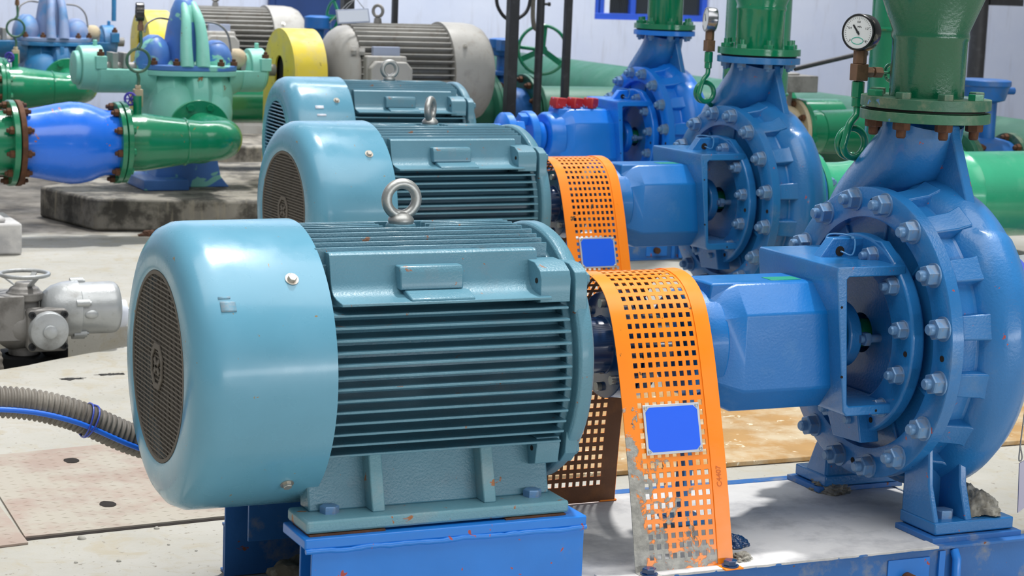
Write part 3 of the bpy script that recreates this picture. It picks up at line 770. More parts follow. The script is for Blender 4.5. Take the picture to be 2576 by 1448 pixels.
dp3 = make_discharge('farthest green discharge pipe, on the farthest blue pump before the window', True); dp3.location = (*at_unit(U3, TH3, 1.949, 0), .5635)

# ------------------------------------------------------------------ pressure gauges on siphon pipes
def make_gauge(label, height, pipe_m, fit_m, face_ang, case_m, tail, valve=True, read=True, coil_r=.037, loc=(0, 0, 0), group=None):
    """origin at the foot of the siphon; coil centre at z = .055; dial centre at z = height"""
    t = empty('pressure_gauge', loc, label, 'gauge', group=group)
    hz = height
    st = hz - .325
    R = coil_r
    pts = catmull([tail, (.012, .01, .012)], 4) if tail else [(.0, .0, -.0)]
    co = []
    for i in range(44):
        a = -pi * .35 + 2 * pi * 1.22 * i / 43
        co.append((R * cos(a), .012 - .024 * i / 43, .055 - R * sin(a) * -1))
    co = [(R * cos(-pi * .5 + 2.42 * pi * i / 43), .014 - .028 * i / 43, .055 + R * sin(-pi * .5 + 2.42 * pi * i / 43)) for i in range(44)]
    co = [Vector((-c[0], c[1], c[2])) for c in co]
    end = co[-1]
    rest = catmull([end, (-R * .55, -.014, .055 + R * 1.25), (.002, -.008, .125), (.008, 0, hz - .185), (.008, 0, hz - .178)], 6)[1:]
    start = catmull([tail, (.02, .014, .017), co[0]], 6)[:-1] if tail else []
    g = G(); g.tube([Vector(v) for v in start] + co + rest, .0095, 14); sp = g.build('siphon_pipe', pipe_m, t, smooth=60)
    zc = hz - .177
    g = G(); g.lathe([(zc - .012, .011), (zc - .01, .0145), (zc + .012, .0145), (zc + .014, .0165), (zc + .052, .0165), (zc + .054, .012)], (0, 0, 1), (.008, 0, 0), 12); g.build('socket', pipe_m, t, smooth=30)
    g = G(); g.box(-.010, .026, -.016, .016, zc + .055, zc + .098)
    g.ngon((.008, 0, zc + .098), (0, 0, 1), .018, .045, 6, cham=.06)
    vb = g.build('cock_body', fit_m, t, bevel=.002)
    if valve:
        a = G(); a.ngon((.026, 0, zc + .077), (1, 0, 0), .015, .02, 6); a.cyl((.046, 0, zc + .077), (.052, 0, zc + .077), .010, seg=14); a.ngon((.052, 0, zc + .077), (1, 0, 0), .015, .024, 6); a.build('bonnet', fit_m, vb)
        a = G(); a.cyl((.076, 0, zc + .077), (.112, 0, zc + .077), .004, seg=10); a.torus((.108, 0, zc + .077), (1, .25, 0), .022, .0048, 24, 8)
        a.obox((.108, 0, zc + .077), (-.25, 1, 0), (0, 0, 1), .04, .008, .005); a.obox((.108, 0, zc + .077), (0, 0, 1), (1, 0, 0), .04, .005, .008); a.build('cock_handwheel', pipe_m, vb)
    # dial
    dg = bpy.data.objects.new('gauge_head', None)
    case = G(); case.lathe([(.002, .0405), (-.003, .0415), (-.003, .0455), (.0, .0475), (.034, .0475), (.038, .044), (.038, .001)], (0, 0, 1), (0, 0, 0), 48, cap=False)
    co_ = case.build('gauge_case', case_m, t, smooth=40)
    d = Vector((sin(face_ang), -cos(face_ang), .06)).normalized()
    x_ = Vector((0, 0, 1)).cross(d).normalized(); y_ = d.cross(x_)
    Rm = Matrix((x_, y_, d)).transposed()
    Q = Matrix((x_, -y_, -d)).transposed()
    co_.rotation_euler = Q.to_euler(); co_.location = Vector((.008, 0, hz)) + d * .018
    nk = G(); nk.cyl((.008, 0, zc + .143), (.008, 0, hz - .042), .009, seg=14); nk.build('gauge_neck', case_m, t)
    f = G(); f.lathe([(.0, .0001), (.0, .0415), (.001, .0415), (.001, .0001)], (0, 0, -1), (0, 0, 0), 48); fo = f.build('dial_face', M['dial'], co_)
    if read:
        F = lambda x, y, z=-.0022: (x, -y, z)
        hand = G(); an = radians(128)
        hd = Vector((cos(an), -sin(an), 0)); hand.obox(Vector((0, 0, -.003)) + hd * .008, hd, (0, 0, 1), .030, .0012, .0042); hand.cyl((0, 0, -.002), (0, 0, -.0042), .0032, seg=14); hand.build('pointer', M['ink'], co_)
        tk = G()
        for k in range(33):
            a = radians(225 - 270 * k / 32); r0, r1 = (.031, .0375) if k % 8 == 0 else (.0345, .0375)
            dd = Vector((cos(a), -sin(a), 0)); tk.obox(Vector((0, 0, -.0012)) + dd * (r0 + r1) / 2, dd, (0, 0, 1), r1 - r0, .0006, .0007)
        tk.build('scale_ticks', M['ink'], co_)
        flip = Matrix.Rotation(pi, 3, 'X').to_euler()
        for s, x, y in (('0', -.021, -.021), ('0.4', -.024, .010), ('0.8', 0, .026), ('1.2', .024, .010), ('1.6', .022, -.021)):
            text(s, .0075, M['ink'], co_, F(x, y, -.0012), flip, 'scale_number', .0003)
        text('MPa', .007, M['ink'], co_, F(.003, .0135, -.0012), flip, 'unit_lettering', .0003)
        ov = G(); ov.tube([Vector((.0165 * cos(2 * pi * i / 32), .0215 + .0085 * sin(2 * pi * i / 32), -.0014)) for i in range(32)], .0009, 6, True, True); ov.build('green_oval', M['gaugegreen'], co_)
    else:
        hand = G(); hd = Vector((-.6, -.7, 0)); hand.obox(Vector((0, 0, -.003)) + hd * .01, hd, (0, 0, 1), .035, .0012, .003); hand.build('pointer', M['ink'], co_)
    return t
make_gauge('black-cased pressure gauge on a green siphon, beside the nearest green discharge pipe', .335, M['green'], M['brass'], radians(-63), M["gaugeblack"], (.085, .06, -.02), loc=(1.874, .2, .402))
make_gauge('pressure gauge seen edge-on above a green siphon, left of the second discharge pipe', .335, M['green'], M['brass'], radians(-106), M["chrome"], (.085, .06, -.02), valve=False, read=False, loc=(2.92, 2.75, .353))

# ------------------------------------------------------------------ skids
def make_skid(label, front_detail=True):
    t = empty('base_skid', (1.15, 0, FLOOR), label, 'machine base', group='blue base skids')
    L = (-1.15, 0, -FLOOR)
    B = lambda g, n, m, par=None, **k: g.build(n, m, par or t, loc=(L if par is None else None), **k)
    g = G(); g.box(.64, 2.06, -.335, .335, FLOOR + .004, SKID); B(g, 'grout_fill', M['grout'], bevel=.004)
    g = G(); n = 60; top_ = [(1.0 - .08 + .9 * i / n, -.350 - .004 * noise.noise((i * .45, 2, 0)) - .003) for i in range(n + 1)]
    g.prism(top_ + [(1.82, -.30), (.92, -.30)], 'Z', SKID - .003, SKID + .0035); B(g, 'grout_spill', M['grout'], bevel=.001)
    for s in (-1, 1):
        y0, y1 = sorted((s * .315, s * .352))
        g = G(); g.box(.90 if s < 0 else .26, 2.11, y0, y1, SKID - .006, SKID + .0015)
        yy0, yy1 = sorted((s * .337, s * .343)); g.box(.90 if s < 0 else .26, 2.09, yy0, yy1, FLOOR + .002, SKID)
        g.box(.90 if s < 0 else .26, 2.09, min(s * .31, s * .36), max(s * .31, s * .36), FLOOR + .001, FLOOR + .008)
        ch = B(g, 'side_channel', M['skid_dk'], bevel=.0015)
        w = G()
        for x in (1.87,): 
            w.tube([Vector((x, s * .345, SKID - .012)), Vector((x, s * .358, SKID - .03)), Vector((x + .002, s * .358, FLOOR + .01))], .011, 12)
            w.box(x - .045, x - .028, min(s * .343, s * .35), max(s * .343, s * .35), FLOOR, SKID - .01)
        w.build('weld_stiffener', M['skid'], ch)
        if front_detail:
            h = G(); h.cyl((1.735, s * .343, -.53), (1.735, s * .37, -.53), .016); h.build('lifting_stub', M['rust'], ch)
            h = G(); h.box(1.68, 1.80, min(s * .343, s * .347), max(s * .343, s * .347), FLOOR + .02, SKID - .022); h.build('patch_plate', M['skid'], ch, bevel=.001)
    g = G(); g.box(2.05, 2.065, -.33, .33, FLOOR, SKID); B(g, 'end_plate', M['skid_dk'], bevel=.002)
    for s in (-1, 1):                       # packing plates under the pump feet
        g = G(); g.box(1.82, 2.085, min(s * .17, s * .325), max(s * .17, s * .325), SKID, SKID + .014); B(g, 'packing_plate', M['skid_dk'], bevel=.002)
    # motor pedestals: box channels with an overhanging top plate
    for s in (-1, 1):
        a, b = sorted((s * .165, s * .312)); 
        g = G(); g.box(.235, .89, a, b, -.340, -.3165)
        p = B(g, 'pedestal_top', M['skid'] if s < 0 else M['skid_dk'], bevel=.004)
        w = G(); o0, o1 = sorted((s * .300, s * .308)); w.box(.252, .886, o0, o1, FLOOR + .002, -.338)
        i0, i1 = sorted((s * .178, s * .186)); w.box(.27, .875, i0, i1, SKID, -.338)
        w.box(.55, .56, min(s*.186, s*.3), max(s*.186, s*.3), SKID, -.338)
        w.box(.868, .876, min(s*.186, s*.3), max(s*.186, s*.3), SKID, -.338)
        w.build('pedestal_web', M['skid'] if s < 0 else M['skid_dk'], p, bevel=.0015)
        # wavy weld bead under the top plate
        wd = G(); pts = []
        for i in range(60):
            x = .237 + .652 * i / 59; pts.append((x, s * .3115, -.343 + .004 * noise.noise((x * 14, s, 0)) + .0015 * noise.noise((x * 60, s, 0))))
        wd.tube(pts, [.006 + .0018 * noise.noise((i * .5, 3, s)) for i in range(60)], 8); wd.build('weld_bead', M['skid'] if s < 0 else M['skid_dk'], p, smooth=60)
        for x0, x1 in ((.250, .42), (.70, .845)):
            sm = G(); sm.box(x0, x1, min(s * .19, s * .296), max(s * .19, s * .296), -.3168, -.3128); sm.build('shim', M['rust'], p)
    return t
skid = make_skid('nearest blue steel skid with white grout top, under the front motor and pump')
sk2 = dup(skid, (*at_unit(U2, TH2, 1.15, 0), FLOOR), TH2, 'second blue skid of the row, under the middle motor and pump')
sk3 = dup(skid, (*at_unit((2.13, 5.12), 0, 1.15, 0), FLOOR), 0, 'farthest blue skid of the row, under the vivid blue pump')

def lump(name, loc, sx, sy, sz, mat, label, cat, seed=0, amp=.35, fr=3., group=None, n=44, slope=0):
    g = G(); g.sphere((0, 0, 0), 1, n)
    vs = []
    for v in g.v:
        d = 1 + amp * .9 * noise.noise(v * fr * .5 + Vector((seed, 0, 0))) + amp * .45 * noise.noise(v * fr * 1.3 + Vector((0, seed, 0))) + amp * .25 * noise.noise(v * fr * 3) + amp * .16 * noise.noise(v * fr * 7)
        q = Vector((v.x * sx * d, v.y * sy * d, max(v.z, -.12) * sz * d * (1 - slope * v.x))); vs.append(q)
    mz = min(v.z for v in vs); g.v = [Vector((v.x, v.y, v.z - mz)) for v in vs]
    o = g.build(name, mat, None, smooth=70, loc=loc); tag(o, label, cat, group); return o
lump('cement_heap', (.43, -.01, FLOOR), .16, .13, .13, M['cement_dark'], 'dark cement heap between the two motor pedestals of the near skid', 'cement', 1, .5, 3)
lump('cement_heap', (2.005, -.25, SKID + .044), .055, .05, .048, M['cement'], 'crumbled cement heaped on the right end of the front pump foot', 'cement', 5, .42, 3.0, slope=.65)
lump('cement_heap', (1.87, .20, SKID), .05, .06, .022, M['cement'], 'low dried mortar under the rear foot of the nearest pump', 'cement', 9, .5, 3)
lump('cement_heap', (1.30, -.30, SKID), .03, .025, .015, M['cement'], 'small mortar blob on the near skid beside the guard foot', 'cement', 12, .5, 3)
lump('cement_heap', (1.345, -.19, SKID), .035, .028, .022, M['navy'], 'dark blue lump on the near skid right beside the orange guard', 'debris', 15, .4, 3)

# ------------------------------------------------------------------ floor, trench, wall
def floor_mesh():
    # slab with a trench cut through it; the near lip is broken and wavy
    g = G(); N = 60
    xs = [-14 + i * .5 for i in range(24)] + [-2 + i * .08 for i in range(70)] + [3.6 + i * 1.2 for i in range(14)]
    def near(x):
        b = 2.76 if x < .1 else 2.76 + (x - .1) * .60 if x < .75 else 3.14 + min((x - .75) * .1, .08)
        return b + .03 * noise.noise((x * 5, 1.3, 0)) + (.012 * noise.noise((x * 22, 4, 0)))
    def far(x): return 3.60 + .012 * noise.noise((x * 9, 7, 0))
    inside = lambda x: -6 < x < 2.2
    rows = []
    for x in xs:
        rows.append([Vector((x, -14, FLOOR)), Vector((x, near(x), FLOOR)), Vector((x, near(x) + .006, FLOOR - .012)), Vector((x, near(x) + .01, FLOOR - .55)), Vector((x, far(x), FLOOR - .55)), Vector((x, far(x), FLOOR - .01)), Vector((x, far(x) + .01, FLOOR)), Vector((x, 13, FLOOR))])
    vs = [p for r in rows for p in r]; fs = []
    for i in range(len(xs) - 1):
        for j in range(7):
            a = i * 8 + j; fs.append((a, a + 1, a + 9, a + 8))
    g.add(vs, fs)
    return g
fl = floor_mesh().build('floor', M['floor'], None, smooth=30); struct(fl)
# the trench stops under the pump row: fill beyond the motors
g = G(); g.box(1.25, 16, 2.5, 3.7, FLOOR - .56, FLOOR + .0005); o = g.build('floor_infill', M['floor'], None); struct(o)
g = G()
WY = 12.0
X0, X1, ZW = 7.16, 8.32, .405
g.box(-14, X0, WY, WY + .3, FLOOR, 6); g.box(X1, 18, WY, WY + .3, FLOOR, 6); g.box(X0, X1, WY, WY + .3, FLOOR, ZW); g.box(X0, X1, WY, WY + .3, 1.7, 6)
w = g.build('wall_back', M['wall'], None, smooth=0); struct(w)
# window: blue steel frame, mesh-backed dark panes
wn = empty('window_1', ((X0 + X1) / 2, WY, ZW), 'blue-framed window in the whitewashed wall behind the farthest pump', 'window'); wn['kind'] = 'structure'
LW = (-(X0 + X1) / 2, -WY, -ZW)
g = G()
for a in (X0, X0 + .37, X0 + .80, X1 - .06): g.box(a, a + .055, WY + .03, WY + .09, ZW, 1.7)
g.box(X0, X1, WY + .02, WY + .10, ZW, ZW + .055); g.box(X0, X1, WY + .02, WY + .1, 1.65, 1.7); g.box(X0 + .075, X0 + .12, WY + .05, WY + .085, ZW, 1.7)
g.build('window_frame', M['winblue'], wn, loc=LW, bevel=.004)
g = G(); g.box(X0, X1, WY + .075, WY + .082, ZW, 1.7); g.build('pane', M['glass'], wn, loc=LW)
g = G()
for k in range(16):
    x = X0 + .2 + .011 * k
    g.obox((x, WY + .07, ZW + .6), (.18 if k % 2 else -.18, 0, 1), (0, 1, 0), 1.2, .004, .004)
g.build('security_mesh', M['ink'], wn, loc=LW)
g = G(); g.box(X0 + .12, X0 + .175, WY + .06, WY + .073, ZW + .05, 1.65); g.build('curtain_strip', M['white'], wn, loc=LW)
g = G(); g.box(4.15, 4.78, WY - .05, WY, FLOOR, 1.6); g.box(4.2, 4.73, WY - .06, WY - .05, -.4, 1.5)
d = g.build('door_1', M['doorblue'], None, bevel=.005); struct(d); 

# ------------------------------------------------------------------ floor plates, pebbles, oil marks
def chequer(name, corners, label, z=FLOOR + .001, th=.005):
    # corners: near-left, near-right, far-right, far-left (floor coordinates)
    A, B_, C_, D = [Vector((*c, 0)) for c in corners]
    g = G(); g.loft([[Vector((v.x, v.y, z)) for v in (A, B_, C_, D)], [Vector((v.x, v.y, z + th)) for v in (A, B_, C_, D)]])
    L1 = (B_ - A).length; L2 = (D - A).length; px = .037
    for i in range(int(L1 / px)):
        for j in range(int(L2 / px)):
            u = (i + .5) * px / L1; v = (j + .5) * px / L2
            p = A.lerp(B_, u).lerp(D.lerp(C_, u), v); s = 1 if (i + j) % 2 else -1
            d = Vector((cos(.55 * s), sin(.55 * s), 0)); n = Vector((-d.y, d.x, 0))
            zz = z + th
            g.add([p + d * .012 + Vector((0, 0, zz)), p + n * .0026 + Vector((0, 0, zz + .0012)), p - d * .012 + Vector((0, 0, zz)), p - n * .0026 + Vector((0, 0, zz + .0012)), p + n * .004 + Vector((0, 0, zz - .0005)), p - n * .004 + Vector((0, 0, zz - .0005))],
                  [(0, 1, 2, 3), (0, 4, 1), (1, 4, 2), (0, 3, 5), (2, 5, 3)])
    o = g.build(name, M['pinkplate'], None, smooth=0)
    return o
cp1 = chequer('chequer_plate', ((-.122, .757), (.62, .815), (.64, 1.70), (-.09, 1.60)), '')
tag(cp1, 'dusty pinkish chequer plate with two rusted holes, on the floor left of the front motor', 'floor plate', 'chequer plates')
for k, (x, y) in enumerate(((.158, 1.481), (.144, .994))):
    h = G(); h.prism([(.022 * (1 + .35 * noise.noise((i * .8, k * 4, 2))) * cos(2*pi*i/11) + x, .03 * (1 + .35 * noise.noise((i * .9, k * 7, 5))) * sin(2*pi*i/11) + y) for i in range(11)], 'Z', FLOOR + .0055, FLOOR + .0072)
    h.build('rusted_hole', M['hole'], cp1, smooth=0)
g = G(); g.prism([(-.128, .738), (-.09, .742), (.62, .80), (.62, .815), (-.122, .757)], 'Z', FLOOR + .0004, FLOOR + .0012); o = g.build('plate_gap', M['hole'], cp1, smooth=0)
cp2_ = chequer('chequer_plate', ((-.62, .64), (-.125, .705), (-.128, 1.40), (-.6, 1.36)), '')
tag(cp2_, 'dusty chequer plate cut by the left edge of the photo, beside the larger plate', 'floor plate', 'chequer plates')
g = G(); g.prism([(1.30, .90), (3.6, .885), (3.6, 1.86), (1.30, 1.86)], 'Z', FLOOR + .002, FLOOR + .016); o = g.build('steel_floor_plate', M['ochre'], None, bevel=.002)
tag(o, 'rust-yellow steel plate on the floor behind the orange guard and nearest pump', 'floor plate')
rp = random.Random(3)
spots = [(.01, .715, .011), (.21, .75, .007), (.05, .50, .006), (-.05, .52, .005), (.33, .45, .004), (-.12, .42, .004), (.25, .53, .004), (.20, .60, .004)]
for k, (x, y, r) in enumerate(spots):
    lab = ['largest grey pebble, on the floor just in front of the chequer plate', 'smaller pebble in front of the chequer plate, nearer the motor'][k] if k < 2 else 'tiny grey pebble scattered on the bare cement floor in front of the chequer plate'
    lump('pebble', (x, y, FLOOR), r, r * .9, r * .8, M['stone'], lab, 'pebble', k * 3, .3, 2, 'pebbles on the cement floor' if k >= 2 else None, n=7)
for k, (x, y, sx, lab) in enumerate(((.42, 2.62, .045, 'left dark oily smear on the floor before the trench'), (.56, 2.66, .05, 'right dark oily smear on the floor before the trench, nearer the fan grille'))):
    g = G(); pts = []
    for i in range(60):
        a = 2 * pi * i / 60; r = .8 + .6 * noise.noise((cos(a) * 2, sin(a) * 2, k * 9.)) + .6 * noise.noise((cos(a) * 7, sin(a) * 7, k))
        pts.append((x + sx * r * cos(a), y + .02 * r * sin(a)))
    g.prism(pts, 'Z', FLOOR + .0004, FLOOR + .0014); o = g.build('oil_smear', M['rubber'], None, smooth=0); tag(o, lab, 'stain')

# ------------------------------------------------------------------ corrugated conduit and its blue cable
pth = catmull([(-.75, .30, -.155), (-.50, .30, -.118), (-.27, .30, -.126), (-.12, .30, -.160), (.05, .305, -.240), (.22, .33, -.285), (.42, .365, -.27), (.55, .37, -.20), (.58, .37, -.115)], 30)
Ls = [0]
for i in range(1, len(pth)): Ls.append(Ls[-1] + (pth[i] - pth[i-1]).length)
def resample(P, L, step):
    out = []; s = 0; i = 1
    while s < L[-1]:
        while L[i] < s: i += 1
        k = (s - L[i-1]) / max(L[i] - L[i-1], 1e-9); out.append(P[i-1].lerp(P[i], k)); s += step
    return out
cp_ = resample(pth, Ls, .0021)
g = G(); g.tube(cp_, [.0335 + .0035 * max(-.6, min(.8, 1.5 * sin(2 * pi * i * .0021 / .0125))) for i in range(len(cp_))], 28)
o = g.build('corrugated_conduit', M['conduit'], None, smooth=60); tag(o, 'grey corrugated conduit arching in from the left edge to behind the front motor', 'conduit')
cb = [Vector((p.x, p.y - .036 * (1 - 0), p.z - .010)) for p in cp_[::12] if p.x < .30]
g = G(); g.tube(cb, .0062, 12); o = g.build('blue_cable', M['cable'], None, smooth=60); tag(o, 'bright blue cable tied along the corrugated conduit', 'cable')
g = G()
ti = min(range(len(cp_)), key=lambda i: abs(cp_[i].x + .078)); p0 = cp_[ti].copy(); import_d = (cp_[ti + 3] - cp_[ti - 3]).normalized()
_, u_, w_ = frame(import_d)
for off in (0, .006):
    g.tube([p0 + import_d * (off + .006 * sin(2 * pi * i / 28 + off * 300)) + (u_ * cos(2 * pi * i / 28) + w_ * sin(2 * pi * i / 28)) * (.0375 + .009 * max(0, -(u_ * cos(2 * pi * i / 28) + w_ * sin(2 * pi * i / 28)).y)) for i in range(28)], .0022, 8, True, True)
o = g.build('cable_tie', M['purpleblue'], None, smooth=60); tag(o, 'blue wire tie binding the cable to the conduit', 'cable tie')

# wire tag hanging beside the near pump
g = G(); g.tube(catmull([(2.19, -.205, .06), (2.172, -.206, -.08), (2.166, -.206, -.16), (2.158, -.206, -.288), (2.163, -.206, -.306), (2.168, -.206, -.297), (2.160, -.206, -.27)], 8), .0018, 8)
t = empty('hanging_tag', (2.2, -.205, -.44), 'grey lilac tag on a wire, hanging at the right edge beside the pump foot', 'tag')
g.build('wire', M['wire'], t, loc=(-2.2, .205, .44))
g = G(); g.prism([(2.160, -.312), (2.167, -.440), (2.30, -.36), (2.30, -.25)], 'Y', -.208, -.205); g.build('tag_card', M['tag'], t, loc=(-2.2, .205, .44), smooth=0)

# ------------------------------------------------------------------ valve actuator standing in the trench
t = empty('valve_actuator', (.40, 3.2, FLOOR - .55), 'silver electric valve actuator with a top handwheel, standing in the floor trench at left', 'actuator')
LA = (-.40, -3.2, -(FLOOR - .55))
A = lambda g, n, m, par=None, **k: g.build(n, m, par or t, loc=(LA if par is None else None), **k)
g = G(); g.lathe([(-.61, .055), (-.57, .058), (-.565, .052), (-.405, .052), (-.40, .066), (-.372, .066), (-.368, .058), (-.355, .05), (-.352, .04), (-.335, .03)], (0, 0, 1), (.375, 3.2, 0), 36)
g.box(.20, .36, 3.12, 3.30, -.54, -.375); g.sphere((.36, 3.2, -.50), .09, 12, 1.1, 1, 1.0)
A(g, 'gear_housing', M['silver_dk'], bevel=.006)
g = G()
g.lathe([(.43, .001), (.43, .045), (.445, .066), (.475, .088), (.51, .099), (.545, .1025), (.552, .1035), (.567, .1035), (.57, .1)], (1, 0, 0), (0, 3.2, -.44), 44)
g.lathe([(.57, .095), (.69, .096), (.705, .094), (.715, .086), (.72, .07), (.72, .001)], (1, 0, 0), (0, 3.2, -.44), 44)
mo = A(g, 'motor_housing', M['silver'], smooth=40)
for a in (-60, 20, 100, 200, 280):
    g = G(); an = radians(a); c = Vector((.57, 3.2 - .099 * cos(an), -.44 + .099 * sin(an)))
    g.cyl(c - Vector((.025, 0, 0)), c + Vector((.022, 0, 0)), .014, seg=14); g.cyl(c + Vector((.022, 0, 0)), c + Vector((.03, 0, 0)), .006, seg=8); g.build('housing_boss', M['silver'], mo)
g = G(); g.sphere((.60, 3.107, -.448), .022, 8, 1.2, .5, .8); g.build('housing_boss', M['silver'], mo)
g = G(); g.lathe([(.715, .052), (.748, .050), (.75, .046), (.75, .001)], (1, 0, 0), (0, 3.2, -.465), 28); g.build('end_plug', M['white'], mo)
g = G(); g.cyl((.745, 3.2, -.455), (.80, 3.2, -.45), .009); g.build('cable_gland', M['silver'], mo)
g = G(); g.prism([(.365, -.565), (.365, -.43), (.375, -.42), (.50, -.42), (.51, -.43), (.51, -.565), (.50, -.575), (.375, -.575)], 'Y', 3.085, 3.14)
g.cyl((.437, 3.1, -.497), (.437, 3.2, -.497), .06); pl = A(g, 'cover_plate', M['silver_dk'], bevel=.006)
g = G(); g.lathe([(0, .071), (.025, .071), (.034, .067), (.038, .055), (.040, .026), (.048, .025), (.05, .022), (.05, .001)], (0, -1, 0), (.437, 3.088, -.497), 44); g.build('round_cover', M['silver'], pl, smooth=40)
for sx, sz in ((-1, 1), (1, 1), (-1, -1), (1, -1)):
    g = G(); g.lathe([(0, .013), (.012, .013), (.012, .007), (.006, .006), (.006, .0005)], (0, -1, 0), (.437 + sx * .058, 3.086, -.497 + sz * .058), 18); g.build('cap_screw', M['ink'], pl)
g = G(); g.torus((.375, 3.2, -.307), (0, 0, 1), .087, .0075, 40, 12)
for k in range(3):
    a = 2 * pi * k / 3 + .9; d = Vector((cos(a), sin(a), 0))
    p0 = Vector((.375, 3.2, -.352)) + d * .028; p1 = Vector((.375, 3.2, -.309)) + d * .084
    g.obox((p0 + p1) / 2, p1 - p0, (-d.y, d.x, 0), (p1 - p0).length, .02, .005)
g.cyl((.375, 3.2, -.37), (.375, 3.2, -.345), .036); A(g, 'handwheel', M['silver'], smooth=45)
g = G(); g.cyl((.37, 3.2, -1.13), (.37, 3.2, -.60), .065); g.cyl((.37, 3.2, -.66), (.37, 3.2, -.60), .12); g.box(.44, .52, 3.13, 3.22, -.62, -.575); A(g, 'valve_yoke', M['black'])
pp_ = catmull([(.24, 3.0, -.9), (.245, 3.0, -.62), (.235, 3.03, -.54), (.20, 3.1, -.47)], 20)
g = G(); g.tube(pp_, [.016 + .002 * sin(i * 1.25) for i in range(len(pp_))], 16); o = g.build('flexible_hose', M['conduit'], None, smooth=60); tag(o, 'grey corrugated hose rising from the trench at the left edge, beside the actuator', 'hose')

# ------------------------------------------------------------------ old plinth, kerb and things on them
g = G(); PT = -.414
poly = [(1.36, 6.24), (2.18, 6.05), (3.95, 5.72), (4.1, 8.0), (2.45, 8.0), (1.2, 6.83)]
g.prism(poly, 'Z', FLOOR, PT); o = g.build('concrete_plinth', M['plinth'], None, bevel=.015); tag(o, 'dark stained concrete plinth under the aqua pump', 'plinth')
g = G(); g.box(-.9, .83, 5.47, 5.9, FLOOR, -.43); g.box(-.9, .76, 5.5, 5.9, -.43, -.405); o = g.build('concrete_kerb', M['grout'], None, bevel=.012); tag(o, 'pale concrete kerb block at the left edge, in front of the dark plinth', 'kerb')
g = G(); g.prism([(1.5, 9.4), (5.2, 9.2), (5.2, 11.6), (1.5, 11.6)], 'Z', FLOOR, PT - .03); o = g.build('concrete_plinth', M['plinth'], None, bevel=.015); tag(o, 'rear concrete plinth, under the blue pump at top left', 'plinth')
lump('rust_clod', (1.60, 6.02, FLOOR), .06, .03, .02, M['rust'], 'small rust-brown clod on the floor against the dark plinth', 'debris', 4, .5, 3)

def half_cyl(g, x0, x1, y, z, r, n=20, up=False, r1=None):
    s = 1 if up else -1
    f = lambda x, q: [Vector((x, y + q * cos(pi * i / n), z + s * q * sin(pi * i / n))) for i in range(n + 1)]
    g.loft([f(x0, r), f(x1, r1 or r)])

